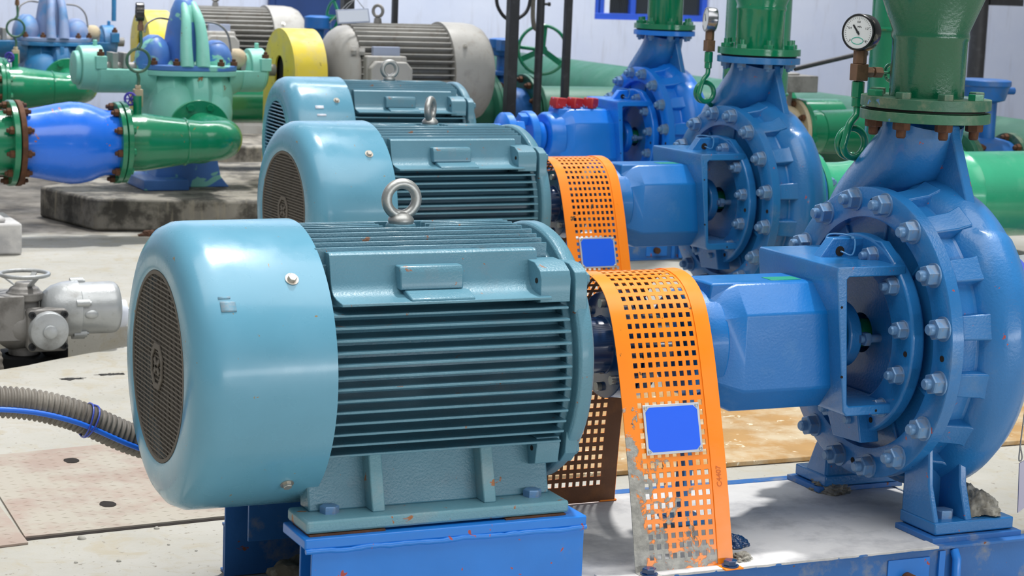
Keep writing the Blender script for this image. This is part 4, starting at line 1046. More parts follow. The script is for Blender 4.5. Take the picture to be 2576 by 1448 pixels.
def make_split_pump(name, loc, label, body, top, m_bolt):
    """horizontal split-case pump; local origin on the plinth under its centre, shaft along X at z = .64"""
    t = empty(name, loc, label, 'pump', group='split-case pumps on the plinths')
    Z = .640
    g = G()
    for x0, x1, r0, r1 in ((-.535, -.50, .10, .135), (-.50, -.30, .135, .135), (-.30, -.20, .135, .17), (.21, .30, .17, .125), (.30, .43, .125, .125), (.43, .455, .125, .10)):
        half_cyl(g, x0, x1, 0, Z, r0, r1=r1)
    g.lathe([(-.22, .10), (-.20, .18), (-.12, .235), (-.05, .20), (-.02, .26), (.06, .27), (.10, .21), (.15, .225), (.22, .17), (.25, .09)], (1, 0, 0), (0, 0, Z - .155), 40)
    g.sphere((-.10, -.14, Z - .24), .15, 12, .9, 1, 1.25); g.sphere((.13, -.12, Z - .23), .13, 12, .8, 1, 1.2)
    g.cyl((-.03, -.415, .325), (-.03, 0, .325), .13, seg=32)
    low = g.build('lower_casing', body, t, bevel=.004, smooth=50)
    g = G(); g.box(.005, .035, -.255, -.10, .36, Z - .03); g.build('casing_rib', body, low, bevel=.003)
    ov = lambda x0, x1, ry, z0, z1: [Vector((( x0 + x1) / 2 + (x1 - x0) / 2 * (abs(cos(2*pi*i/48)) ** .6) * (1 if cos(2*pi*i/48) >= 0 else -1), ry * (abs(sin(2*pi*i/48)) ** .7) * (1 if sin(2*pi*i/48) >= 0 else -1), 0)) for i in range(48)]
    for (z0, z1, m, nm) in ((Z - .028, Z, body, 'lower_flange'), (Z + .001, Z + .03, top, 'upper_flange')):
        o_ = ov(-.27, .27, .25, 0, 0); g = G(); g.loft([[v + Vector((0, 0, z0)) for v in o_], [v + Vector((0, 0, z1)) for v in o_]]); f = g.build(nm, m, t, bevel=.004)
    for x, y in ((-.22, -.17), (-.11, -.225), (.02, -.235), (.14, -.22), (.23, -.16), (-.22, .17), (-.1, .225), (.1, .225), (.23, .16)):
        inst('flange_bolt', m_bolt, f, (x, y, Z + .03))
    g = G()
    ridges = []
    for s0, s1, x0, x1 in ((1., .62, -.11, .10),):
        rings = []
        for z, sx, sy in ((0, 1.08, 1), (.1, 1.0, .95), (.22, .82, .82), (.30, .66, .62), (.35, .48, .42), (.375, .28, .22), (.38, .05, .05)):
            rings.append([Vector((-.01 + .105 * sx * cos(2*pi*i/28), .17 * sy * sin(2*pi*i/28), Z + .02 + z)) for i in range(28)])
        g.loft(rings)
    for x, w in ((-.045, .030), (.045, .032)):
        rg_ = G(); rg_.tube(catmull([(x - .01, -.235, Z + .02), (x - .005, -.195, Z + .15), (x * .8, -.14, Z + .27), (x * .5, -.05, Z + .355)], 5), [w * 1.25 - i * w * .035 for i in range(16)], 14); ridges.append(rg_)
    g.sphere((-.185, -.02, Z + .045), .115, 12, .85, 1.15, 1.25); g.sphere((.165, -.02, Z + .045), .10, 12, .95, 1.15, 1.2)
    uc = g.build('upper_casing', top, t, smooth=60)
    for rg_ in ridges: rg_.build('casing_ridge', body if body is not M['backblue'] else top, uc, smooth=60)
    g = G(); g.lathe([(.36, .03), (.40, .03), (.40, .018), (.43, .012)], (0, 0, 1), (-.01, 0, Z), 12); g.build('vent_plug', m_bolt.materials[0], uc)
    for sx, x0, x1 in ((-1, -.59, -.47), (1, .355, .44)):
        g = G(); g.lathe([(x0, .09), (x0, .118), (x1, .122), (x1, .09)], (1, 0, 0), (0, 0, Z), 40)
        if sx < 0: g.lathe([(x0 - .035, .001), (x0 - .035, .06), (x0 - .028, .088), (x0, .092)], (1, 0, 0), (0, 0, Z), 36)
        else: g.lathe([(x0 - .045, .03), (x0 - .03, .07), (x0, .095), (x0 + .002, .03)], (1, 0, 0), (0, 0, Z), 36)
        bx = x1 if sx < 0 else x1 + .012
        g.box(bx - .055, bx + .005, -.135, -.085, Z - .0, Z + .07)
        g.cyl((x1 - .03, 0, Z + .115), (x1 - .03, 0, Z + .15), .012)
        b = g.build('bearing_housing', body, t, bevel=.004, smooth=40); inst('cap_bolt', m_bolt, b, (bx - .025, -.11, Z + .07))
    g = G()
    g.cyl((-.46, 0, Z), (.52, 0, Z), .033)
    for x in (-.42, -.36, .30): g.box(x, x + .03, -.07, .07, Z, Z + .085)
    sh = g.build('shaft_and_gland', M['silver_dk'], t, bevel=.002)
    g = G(); g.sphere((.285, -.03, Z + .06), .06, 10, 1, 1, 1); g.build('seal_housing', M['tan'], sh)
    g = G()
    g.tube(catmull([(-.10, -.02, Z + .27), (-.17, -.05, Z + .275), (-.235, -.08, Z + .245), (-.255, -.1, Z + .20)], 6), .006, 8)
    g.tube(catmull([(.10, -.02, Z + .26), (.17, -.05, Z + .25), (.225, -.05, Z + .20), (.245, -.05, Z + .12), (.25, -.05, Z + .05)], 6), .006, 8); g.build('flush_tube', M['silver_dk'], uc, smooth=60)
    g = G(); g.prism([(-.24, 0), (.22, 0), (.17, .06), (.12, .30), (-.16, .30), (-.2, .06)], 'Y', -.15, .15); g.box(-.30, -.05, -.30, .25, 0, .06); g.build('pedestal', top, t, bevel=.006)
    return t
spA = make_split_pump('split_case_pump', (2.0, 6.85, PT), 'peeling aqua and blue split-case pump on the dark concrete plinth', M['cyan'], M['cyanblue'], BM['rust_small'])
M['backblue_top'] = paint('bluish_grey_paint', '#7f90b4', .5, var=.14, bump=.3, dust='#3f86bd', dlo=.5, dhi=.62, dscale=4)
spB = make_split_pump('split_case_pump', (2.06, 10.5, PT - .03), 'dull blue split-case pump at top left, behind the green bend', M['backblue'], M['backblue_top'], BM['rust_small'])
g = G(); g.tube(catmull([(.14, -.3, 1.02), (.26, -.3, 1.015), (.335, -.3, 1.01), (.365, -.3, .99), (.372, -.3, .95), (.372, -.3, .80)], 5), .017, 12); g.tube([(-.9, -.3, 1.03), (-.25, -.3, 1.02), (-.15, -.3, 1.02)], .017, 12)
g.build('vent_pipe', M['backblue'], spB, smooth=60)

def make_bend(name, loc, label, with_group=True):
    """green reducer + elbow turning away to the pump; local origin on the floor below its flange"""
    t = empty(name, loc, label, 'pipe', group='green pipe bends feeding the split-case pumps')
    z = -.097 - FLOOR
    pts = catmull([(.035, 0, z), (.12, 0, z), (.22, 0, z), (.32, 0, z + .002), (.42, 0, z + .004), (.50, .012, z + .006), (.553, .06, z + .008), (.565, .14, z + .01), (.548, .26, z + .015), (.535, .44, z + .015)], 8)
    n = len(pts); rs = []
    for i in range(n):
        q = i / (n - 1) * 9
        rs.append(.148 if q < 1 else .148 - (q - 1) / 3 * .043 if q < 4 else .105)
    g = G(); g.tube(pts, rs, 40); p = g.build('bend', M['green'], t, smooth=60)
    g = G(); g.torus((.335, 0, z + .002), (1, 0, 0), .118, .006, 40, 8); g.build('weld_bead', M['green'], p)
    g = G(); g.lathe([(.0, .1), (.0, .206), (.026, .206), (.026, .1)], (1, 0, 0), (0, 0, z), 56, closed=True); f = g.build('flange', M['green'], t, bevel=.003)
    for k in range(10):
        a = 2 * pi * k / 10 + .2; inst('flange_bolt', BM['green_head'], f, (.026, .178 * cos(a), z + .178 * sin(a)), RX2)
    g = G(); g.lathe([(0, .09), (0, .17), (.026, .17), (.026, .09)], (.06, 1, 0), (.533, .40, z + .015), 48, closed=True); f = g.build('pump_flange', M['green'], t, bevel=.003)
    for k in range(8):
        a = 2 * pi * k / 8 + .39; inst('flange_bolt', BM['green_head'], f, (.533 + .14 * cos(a), .40, z + .015 + .14 * sin(a)), RY)
    g = G(); g.cyl((.09, 0, z + .12), (.09, 0, z + .235), .022, seg=16); g.build('gauge_stub', M['green'], t)
    return t
bendA = make_bend('pipe_bend', (1.425, 6.0, FLOOR), 'glossy green pipe bend between the blue check valve and the aqua pump')
bendB = dup(bendA, (1.535, 9.62, FLOOR + .01), 0, 'farther glossy green pipe bend, at the left edge below the dull blue pump')

t = empty('check_valve', (1.17, 6.0, FLOOR), 'bright blue bulging check valve between two bolted green flanges at left', 'valve')
z = -.10 - FLOOR; o_ = -1.17
g = G(); g.lathe([(.925 + o_, .1), (.925 + o_, .165), (.96 + o_, .168), (1.02 + o_, .178), (1.10 + o_, .194), (1.17 + o_, .205), (1.22 + o_, .204), (1.27 + o_, .194), (1.31 + o_, .178), (1.345 + o_, .166), (1.375 + o_, .163), (1.40 + o_, .163), (1.40 + o_, .1)], (1, 0, 0), (0, 0, z), 64)
b = g.build('body', M['valveblue'], t, smooth=60)
g = G(); g.lathe([(.898 + o_, .1), (.898 + o_, .213), (.925 + o_, .213), (.925 + o_, .1)], (1, 0, 0), (0, 0, z), 56, closed=True); f1 = g.build('flange', M['rust'], t, bevel=.003, label='rusted flange with flaking paint')
g = G(); g.lathe([(1.395 + o_, .1), (1.395 + o_, .206), (1.420 + o_, .206), (1.420 + o_, .1)], (1, 0, 0), (0, 0, z), 56, closed=True); f2 = g.build('flange', M['green'], t, bevel=.003, label='green flange')
for k in range(10):
    a = 2 * pi * k / 10 + .2
    inst('flange_nut', BM['rust_small'], f2, (1.395 + o_, .182 * cos(a), z + .182 * sin(a)), RX); inst('flange_nut', BM['rust_small'], f1, (.925 + o_, .186 * cos(a), z + .186 * sin(a)), RX2)
t = empty('pipe_stub', (.80, 6.0, FLOOR), 'green flanged pipe end at the left edge, joined to the blue check valve', 'pipe')
g = G(); g.cyl((-.9, 0, z), (.065, 0, z), .16, seg=44); g.build('pipe', M['green'], t)
g = G(); g.lathe([(.063, .1), (.063, .213), (.092, .213), (.092, .1)], (1, 0, 0), (0, 0, z), 56, closed=True); f = g.build('flange', M['green'], t, bevel=.003)
for k in range(10): inst('flange_nut', BM['rust_small'], f, (.063, .186 * cos(2*pi*k/10 + .2), z + .186 * sin(2*pi*k/10 + .2)), RX)

stubB = dup(t, (1.535 - .095, 9.62, FLOOR + .01), 0, 'farther green pipe end at the left edge, joined to the farther green bend')

def make_siphon(name, loc, label, rz):
    t = empty(name, loc, label, 'gauge', group='pressure gauges on the green bends')
    g = G(); g.cyl((0, 0, 0), (0, 0, .05), .016); g.box(-.022, .022, -.02, .02, .05, .14); g.ngon((0, 0, .14), (0, 0, 1), .016, .02, 6); vb = g.build('stop_valve', M['tan'], t, bevel=.003)
    g = G(); g.cyl((-.02, 0, .09), (-.045, -.03, .09), .008); c = Vector((-.047, -.032, .092)); d = Vector((-.6, -.8, 0))
    g.torus(c, d, .030, .006, 22, 8)
    for k in range(3):
        a = pi * k / 3; _, u, w = frame(d); g.obox(c, u * cos(a) + w * sin(a), d, .056, .006, .006)
    g.build('valve_handwheel', M['purple'], vb)
    zc = .285
    g = G(); g.tube(catmull([(0, 0, .15), (.004, 0, .19), (-.004, 0, zc - .065)], 6), .008, 10); g.torus((0, 0, zc), (.1, 1, 0), .058, .0075, 44, 12); g.tube(catmull([(-.004, -.01, zc + .06), (.012, -.005, zc + .085), (.012, 0, zc + .13), (.01, 0, zc + .16)], 6), .0085, 10); g.build('siphon_pipe', M['green_flange'], t, smooth=60)
    g = G(); g.ngon((.01, 0, zc + .15), (0, 0, 1), .016, .03, 6); g.cyl((.01, 0, zc + .17), (.01, 0, zc + .20), .012); g.build('union', M['brass'], t)
    d = Vector((sin(rz), -cos(rz), 0)); c = Vector((.008, 0, zc + .245))
    g = G(); g.lathe([(-.018, .001), (-.018, .046), (-.012, .048), (.02, .048), (.022, .045), (.016, .043)], d, c, 40, cap=False); cs = g.build('gauge_case', M['gaugeblack'], t)
    g = G(); g.lathe([(.012, .001), (.012, .043), (.016, .043), (.016, .001)], d, c, 40); g.build('dial_face', M['dial'], cs)
    return t
gA = make_siphon('pressure_gauge', (1.53, 6.05, .028), 'black pressure gauge on a ring siphon above the nearer green bend', radians(-100))
gB = make_siphon('pressure_gauge', (1.635, 9.65, .03), 'ring siphon and gauge at the left edge, on the farther green bend', radians(-100))

# ------------------------------------------------------------------ grey motors and yellow coupling covers
def make_grey_motor(loc, label):
    """local origin on the plinth below the drive end; shaft at z = .64; fan cover at +X"""
    t = empty('electric_motor', loc, label, 'motor', group='dirty grey motors behind')
    Z = .64
    g = G(); g.lathe([(-.10, .03), (-.10, .05), (-.05, .06), (-.03, .12), (.0, .19), (.03, .23), (.07, .255), (.11, .262), (.13, .23)], (1, 0, 0), (0, 0, Z), 48); g.build('end_shield', M['grey_motor'], t, smooth=50)
    g = G(); g.lathe([(.10, .195), (.70, .195)], (1, 0, 0), (0, 0, Z), 40)
    for k in range(44):
        a = 2 * pi * k / 44
        d = Vector((0, cos(a), sin(a)))
        if abs(cos(a)) > .3: q = Vector((0, 1 if cos(a) > 0 else -1, .25 * sin(a)))
        else: q = d
        base = Vector((0, 0, Z)) + d * .19; tip = Vector((0, 0, Z)) + d * .277; tt = Vector((0, -d.z, d.y))
        vs = []
        for x in (.11, .685):
            for p_, w in ((base, .0045), (tip, .003)): vs += [p_ + tt * w + Vector((x, 0, 0)), p_ - tt * w + Vector((x, 0, 0))]
        g.add(vs, [(0, 1, 3, 2), (4, 6, 7, 5), (0, 2, 6, 4), (1, 5, 7, 3), (2, 3, 7, 6), (0, 4, 5, 1)])
    g.box(.10, .62, -.25, .25, 0, .06)
    for s in (-1, 1): g.box(.15, .6, s * .2 - .03, s * .2 + .03, .05, Z - .15)
    g.build('finned_frame', M['grey_motor'], t, smooth=30)
    g = G(); g.lathe([(.675, .292), (.70, .292), (.83, .29), (.88, .283), (.92, .265), (.945, .235), (.955, .19), (.957, .001)], (1, 0, 0), (0, 0, Z), 56); fc = g.build('fan_cover', M['grey_motor'], t, smooth=50)
    inst('cover_bolt', BM['zinc'], fc, (.745, -.245, Z + .165), (radians(56), 0, 0)); 
    g = G(); g.box(.12, .36, -.32, -.2, Z - .19, Z + .105); tb = g.build('terminal_box', M['grey_motor'], t, bevel=.01)
    g = G(); g.prism([(.18, -.20), (.34, -.20), (.375, -.165), (.375, .035), (.34, .075), (.16, .078), (.125, .04), (.125, -.165)], 'Y', -.375, -.315); g.v = [v + Vector((0, 0, Z)) for v in g.v]; g.build('box_lid', M['grey_motor'], tb, bevel=.008)
    g = G(); g.box(.17, .33, -.285, -.25, Z + .10, Z + .155); g.build('rating_plate', M['cardrim'], tb, bevel=.003)
    g = G(); g.ngon((.10, -.25, Z + .125), (1, -.4, 0), .022, .03, 6); g.ngon((.055, -.235, Z + .13), (1, -.4, 0), .026, .03, 6); g.build('cable_gland', M['grey_motor'], tb)
    g = G(); g.cyl((.30, 0, Z + .26), (.30, 0, Z + .305), .026, .02); g.torus((.30, 0, Z + .345), (.8, .6, 0), .032, .0095, 30, 12); g.build('lifting_eye', M['silver_dk'], t, smooth=60)
    g = G(); g.cyl((-.093, 0, Z), (-.05, 0, Z), .03); g.build('shaft', M['silver_dk'], t)
    return t
gm = make_grey_motor((2.83, 6.85, PT), 'dirty grey motor behind the teal motors, with a blank white card on top')
gm2 = dup(gm, (2.96, 10.5, PT - .03), 0, 'farther grey motor at top left, behind the aqua pump, beside the blue door')
gm2.scale = (1, 1, 1)

def make_yellow(loc, label):
    t = empty('coupling_cover', loc, label, 'cover', group='yellow arched coupling covers')
    HW, HH, LN = .28, .235, .19
    prof = [(-HW, 0)] + [(-HW * cos(pi * i / 32), .62 + (HH + .02) * sin(pi * i / 32)) for i in range(33)] + [(HW, 0)]
    inn = [(HW - .01, 0)] + [((HW - .01) * cos(pi * i / 32), .62 + (HH + .01) * sin(pi * i / 32)) for i in range(33)] + [(-HW + .01, 0)]
    g = G(); g.prism(prof + inn, 'X', .0103, LN); sh = g.build('arched_shell', M['yellow'], t, smooth=40)
    n = 40; outer = []; inner = []
    g = G()
    # end plate with an upright slot
    slot = [(.075 * sin(2 * pi * i / 32), .62 + (.03 if cos(2 * pi * i / 32) < -1e-6 else -.09) * 1.0 - .075 * cos(2 * pi * i / 32)) for i in range(33)]
    slot[-1] = slot[0]
    g = G(); g.prism(prof + [(0, 0)] + slot + [(0, 0)], 'X', 0, .0098); g.build('end_plate', M['yellow'], t, smooth=20)
    g = G(); g.prism(inn, 'X', LN - .02, LN - .012); g.build('slot_shade_sheet', M['black'], t, smooth=0)  # black sheet added so the slot looks dark, stands for the shade inside
    g = G(); g.cyl((.02, 0, .60), (.15, 0, .60), .19, seg=40); g.build('slot_shade_drum', M['black'], t)  # black drum added behind the slot, its colour stands for the shade inside
    return t
yc = make_yellow((2.545, 6.85, PT), 'worn yellow arched coupling cover between the aqua pump and the grey motor')
yc2 = dup(yc, (2.70, 10.5, PT - .03), 0, 'farther yellow coupling cover at top left, behind the gauge')

# blank card on the grey motor
t = empty('sign_card', (2.93, 6.72, .50), 'blank white framed card leaning on top of the dirty grey motor', 'sign')
g = G(); tl = Vector((0, .28, .96)); g.obox((.0, 0, .042), (1, 0, .07), tl, .196, .082, .006); cd = g.build('card_frame', M['cardrim'], t, bevel=.002)
g = G(); g.obox((.0, -.004, .043), (1, 0, .07), tl, .180, .067, .004); g.build('card_face', M['white'], cd, smooth=0)
g = G(); g.tube([(-.04, .01, .08), (.03, .04, .14), (.07, .01, .085)], .0025, 6); g.tube([(-.12, .05, .0), (-.02, .04, .11), (.03, .04, .14)], .0025, 6); g.build('hanging_wire', M['wire'], t, smooth=60)

# ------------------------------------------------------------------ pipework on the right and behind
def pipe_thing(name, pts, r, mat, label, beads=(), base=None, cat='pipe', group=None):
    t = empty(name, (pts[0][0], pts[0][1], base if base is not None else min(p[2] for p in pts) - r), label, cat, group=group)
    L = Vector(t.location)
    g = G(); g.tube([Vector(p) - L for p in pts], r, 48); pp = g.build('pipe', mat, t, smooth=60)
    for c, d, rr in beads:
        g = G(); g.torus(Vector(c) - L, d, rr, .008, 44, 8); g.build('weld_bead', mat, pp)
    return t
pipe_thing('riser_pipe', [(3.21, 1.80, FLOOR), (3.21, 1.80, 1.6)], .158, M['green'], 'tall green riser pipe just behind the nearest discharge pipe', [((3.21, 1.80, .26), (0, 0, 1), .158), ((3.21, 1.80, .70), (0, 0, 1), .158)], group='green riser pipes')
pipe_thing('riser_pipe', [(4.10, 4.30, FLOOR), (4.10, 4.30, 1.8)], .157, M['green'], 'green riser pipe just behind the second discharge pipe', [((4.10, 4.30, .3), (0, 0, 1), .157)], group='green riser pipes')

def at2(x, y=0): return at_unit(U2, TH2, x, y)
# suction line of the second pump: light green, widening to the right
t = empty('suction_pipe', (*at2(2.19), FLOOR), 'light green suction pipe widening to the right, behind the nearest pump', 'pipe', rz=TH2)
z = -FLOOR; o_ = -2.19
g = G()
pr = [(2.20, .08), (2.20, .14), (2.36, .14), (2.40, .143), (2.62, .175), (2.70, .178), (2.712, .185), (2.72, .178), (2.96, .178), (2.97, .185), (2.98, .178), (4.4, .178), (4.4, .08)]
g.lathe([(a + o_, b) for a, b in pr], (1, 0, 0), (0, 0, z), 56); g.build('pipe', M['green_light'], t, smooth=50)
g = G(); g.lathe([(2.180 + o_, .08), (2.180 + o_, .2), (2.206 + o_, .2), (2.206 + o_, .08)], (1, 0, 0), (0, 0, z), 56, closed=True); f = g.build('flange', M['green_light'], t, bevel=.003)
for k in range(8): inst('flange_nut', BM['nut'], f, (2.206 + o_, .165 * cos(k * pi / 4 + .3), z + .165 * sin(k * pi / 4 + .3)), RX2)
g = G(); g.prism([(-.12, 0), (.12, 0), (.12, .28), (.10, .44), (-.10, .44), (-.12, .28)], 'Y', -.17, .17); s = g.build('pipe_saddle', M['purpleblue'], t, bevel=.01, loc=(1.62, 0, 0))
# suction line of the nearest pump: only its flange and the start show
t = empty('suction_valve', (2.20, 0, FLOOR), 'violet-blue bolted flange and valve at the right edge, behind the nearest pump', 'valve')
o_ = -2.20
g = G(); g.lathe([(2.182 + o_, .08), (2.182 + o_, .205), (2.215 + o_, .205), (2.215 + o_, .08)], (1, 0, 0), (0, 0, z), 56, closed=True); f = g.build('flange', M['purpleblue'], t, bevel=.003)
for k in range(8): inst('flange_bolt', BM['rust_nut'], f, (2.215 + o_, .17 * cos(k * pi / 4 + .35), z + .17 * sin(k * pi / 4 + .35)), RX2)
g = G(); g.lathe([(2.215 + o_, .08), (2.215 + o_, .13), (2.26 + o_, .135), (2.30 + o_, .18), (2.42 + o_, .19), (2.48 + o_, .14), (2.52 + o_, .14), (2.52 + o_, .08)], (1, 0, 0), (0, 0, z), 48); g.build('valve_body', M['silver'], t, smooth=50)
g = G(); g.lathe([(2.52 + o_, .08), (2.52 + o_, .205), (2.55 + o_, .205), (2.55 + o_, .145), (5.71 + o_, .145), (5.71 + o_, .08)], (1, 0, 0), (0, 0, z), 48); g.build('pipe', M['purpleblue'], t, bevel=.003)

# tan valve and green line on the suction side of the farthest pump
t = empty('butterfly_valve', (4.86, 5.257, FLOOR), 'tan-bodied valve with a grey gearbox on top, behind the second pump', 'valve')
o_ = -4.86; z3 = z + .025
g = G(); g.lathe([(4.42 + o_, .08), (4.42 + o_, .13), (4.62 + o_, .135), (4.70 + o_, .165), (4.80 + o_, .17), (4.88 + o_, .155), (4.93 + o_, .14), (4.935 + o_, .08)], (1, 0, 0), (0, 0, z3), 48); g.build('valve_body', M['tan'], t, smooth=50)
g = G(); g.lathe([(4.93 + o_, .08), (4.93 + o_, .182), (4.955 + o_, .182), (4.955 + o_, .08)], (1, 0, 0), (0, 0, z3), 56, closed=True); f = g.build('flange', M['tan'], t, bevel=.003)
for k in range(8):
    g = G(); a = k * pi / 4 + .2; inst('flange_nut', BM['rust_small'], f, (4.93 + o_, .158 * cos(a), z3 + .158 * sin(a)), RX, .9)
g = G(); g.box(4.73 + o_, 5.02 + o_, -.11, .11, z + .245, z + .335); g.lathe([(.335, .085), (.345, .085), (.348, .06), (.348, .001)], (0, 0, 1), (4.87 + o_, 0, z), 28); g.cyl((4.87 + o_, 0, z + .15), (4.87 + o_, 0, z + .25), .05)
gb = g.build('gearbox', M['silver_dk'], t, bevel=.012)
g = G(); g.cyl((5.0 + o_, .1, z + .36), (5.46 + o_, .12, z + .455), .013); g.cyl((5.44 + o_, .12, z + .45), (5.475 + o_, .12, z + .457), .022, seg=14); g.build('lever_bar', M['post'], gb)
t = empty('suction_pipe', (4.96, 5.257, FLOOR), 'green suction pipe with a flange right of the tan valve, behind the second pump', 'pipe')
o_ = -4.96
g = G(); g.lathe([(4.957 + o_, .08), (4.957 + o_, .182), (4.985 + o_, .182), (4.985 + o_, .08)], (1, 0, 0), (0, 0, z3), 56, closed=True); f = g.build('flange', M['green'], t, bevel=.003)
for k in range(8): inst('flange_nut', BM['green_head'], f, (4.985 + o_, .158 * cos(k * pi / 4 + .2), z3 + .158 * sin(k * pi / 4 + .2)), RX2)
g = G(); g.lathe([(4.985 + o_, .08), (4.985 + o_, .112), (5.10 + o_, .115), (5.103 + o_, .12), (5.11 + o_, .116), (5.50 + o_, .13), (5.50 + o_, .08)], (1, 0, 0), (0, 0, z3), 48); g.build('pipe', M['green'], t, smooth=50)
t = empty('blind_flange', (5.25, 5.75, FLOOR), 'dark green bolted disc flange standing behind the grey gearbox', 'flange')
g = G(); g.cyl((-.12, 0, .60), (-.09, 0, .60), .25, seg=56); g.cyl((-.12, 0, .60), (.3, 0, .60), .15, seg=40); fb = g.build('disc', M['green'], t, bevel=.003)
for k in range(12): inst('flange_bolt', BM['rust_small'], fb, (-.12, .215 * cos(k * pi / 6), .6 + .215 * sin(k * pi / 6)), RX, 1.1)
g = G(); g.box(-.05, .1, -.06, .06, 0, .46); g.build('stand', M['green'], t)

HX = 5.98
pipe_thing('header_pipe', [(HX, -.5, -.10), (HX, 11.5, -.10)], .25, M['green_dull'], 'large dull green header pipe running away behind all the pumps', [((HX, 5.0, -.10), (0, 1, 0), .25)], base=FLOOR)
# line with the handwheel valve
t = empty('gate_valve', (4.25, 7.5, FLOOR), 'blue gear-operated valve with a green spoked handwheel, behind the black posts', 'valve')
o_ = -4.25; zz = -.09 - FLOOR
g = G(); g.lathe([(4.15 + o_, .1), (4.15 + o_, .185), (4.19 + o_, .19), (4.26 + o_, .20), (4.33 + o_, .19), (4.37 + o_, .185), (4.37 + o_, .1)], (1, 0, 0), (0, 0, zz), 48)
g.cyl((4.245 + o_, 0, zz + .15), (4.245 + o_, 0, zz + .32), .055); b = g.build('valve_body', M['gearblue'], t, smooth=50)
g = G(); g.lathe([(.235, .085), (.262, .085), (.265, .04), (.36, .04)], (0, 0, 1), (4.235 + o_, 0, z - .06), 28); g.box(4.19 + o_, 4.28 + o_, -.02, .02, z + .19, z + .32); g.lathe([(.29, .05), (.30, .085), (.335, .09), (.345, .10), (.40, .10), (.405, .07)], (0, 0, 1), (4.235 + o_, 0, z), 12); g.box(4.15 + o_, 4.2 + o_, -.13, -.05, z + .33, z + .40)
gb = g.build('gearbox', M['gearblue'], t, bevel=.004)
g = G(); c = Vector((4.42 + o_, -.16, z + .345)); d = Vector((-.35, -.94, .05)).normalized(); _, u, w = frame(d)
g.torus(c, d, .150, .0105, 44, 10)
for k in range(3):
    a = 2 * pi * k / 3 + .45; q = u * cos(a) + w * sin(a); g.obox(c + q * .075 - d * .015, q, d, .15, .012, .035)
g.cyl(c - d * .03, c + d * .03, .028); g.cyl(c - d * .03, Vector((4.26 + o_, 0, z + .36)), .012); g.build('handwheel', M['green'], gb, smooth=45)
for x in (4.135, 4.375):
    g = G(); g.lathe([(x + o_ - .012, .1), (x + o_ - .012, .275), (x + o_ + .012, .275), (x + o_ + .012, .1)], (1, 0, 0), (0, 0, zz), 56, closed=True); f = g.build('flange', M['green_dull'], t, bevel=.003)
    for k in range(12): inst('flange_nut', BM['rust_small'], f, (x + o_ + (.012 if x < 4.2 else -.012), .24 * cos(k * pi / 6), zz + .24 * sin(k * pi / 6)), RX2 if x < 4.2 else RX, 1.1)
def flanged_run(loc, x0, x1, r, rf, mat, label, zc, fx):
    t = empty('flanged_pipe', loc, label, 'pipe')
    g = G(); g.cyl((x0, 0, zc), (x1, 0, zc), r, seg=48); g.build('pipe', mat, t)
    g = G(); g.lathe([(fx - .013, r * .8), (fx - .013, rf), (fx + .013, rf), (fx + .013, r * .8)], (1, 0, 0), (0, 0, zc), 56, closed=True); g.build('flange', mat, t, bevel=.003)
    return t
flanged_run((4.1, 7.5, FLOOR), -.75, 0, .2, .275, M['green_dull'], 'dull green flanged pipe left of the handwheel valve, behind the grey motor', zz, .008)
flanged_run((4.41, 7.5, FLOOR), 0, 1.30, .2, .275, M['green_dull'], 'dull green pipe between the handwheel valve and the header, behind the black posts', zz, .0)
pipe_thing('green_pipe', [(2.05, 7.7, -.02), (3.3, 7.7, -.02)], .125, M['green'], 'dark green pipe low behind the aqua pump', base=PT)

# blue valve at the far right, on a line to the header
t = empty('gate_valve', (5.19, 3.9, FLOOR), 'blue valve with round gearbox at the right edge, behind the light green pipe', 'valve')
z4 = -.02 - FLOOR
g = G(); g.lathe([(-.12, .08), (-.12, .125), (-.05, .14), (0, .145), (.06, .14), (.13, .125), (.13, .08)], (1, 0, 0), (0, 0, z4), 40); g.cyl((0, 0, z4), (0, 0, .91), .04); b = g.build('valve_body', M['gearblue'], t, smooth=50)
g = G(); g.lathe([(.87, .05), (.885, .10), (.95, .118), (.955, .125), (.98, .125), (.985, .11), (.985, .001)], (0, 0, 1), (-.03, 0, 0), 36); g.cyl((.06, 0, .93), (.14, -.01, .93), .018); g.build('gearbox', M['gearblue'], b, bevel=.003)
for x in (-.13, .14):
    g = G(); g.lathe([(x - .014, .08), (x - .014, .165), (x + .014, .165), (x + .014, .08)], (1, 0, 0), (0, 0, z4), 48, closed=True); f = g.build('flange', M['green_flange'], t, bevel=.003)
    for k in range(8): inst('flange_nut', BM['rust_small'], f, (x + (.014 if x < 0 else -.014), .142 * cos(k * pi / 4), z4 + .142 * sin(k * pi / 4)), RX2 if x < 0 else RX)
g = G(); g.lathe([(.155, .07), (.155, .165), (.18, .165), (.18, .115), (.52, .115), (.52, .07)], (1, 0, 0), (0, 0, z4), 40); g.build('pipe', M['green_dull'], t, bevel=.003); g = G(); g.lathe([(-.17, .07), (-.17, .165), (-.145, .165), (-.145, .07)], (1, 0, 0), (0, 0, z4), 40); g.cyl((-.5, 0, z4), (-.17, 0, z4), .115); g.build('pipe', M['green_dull'], t, bevel=.003)

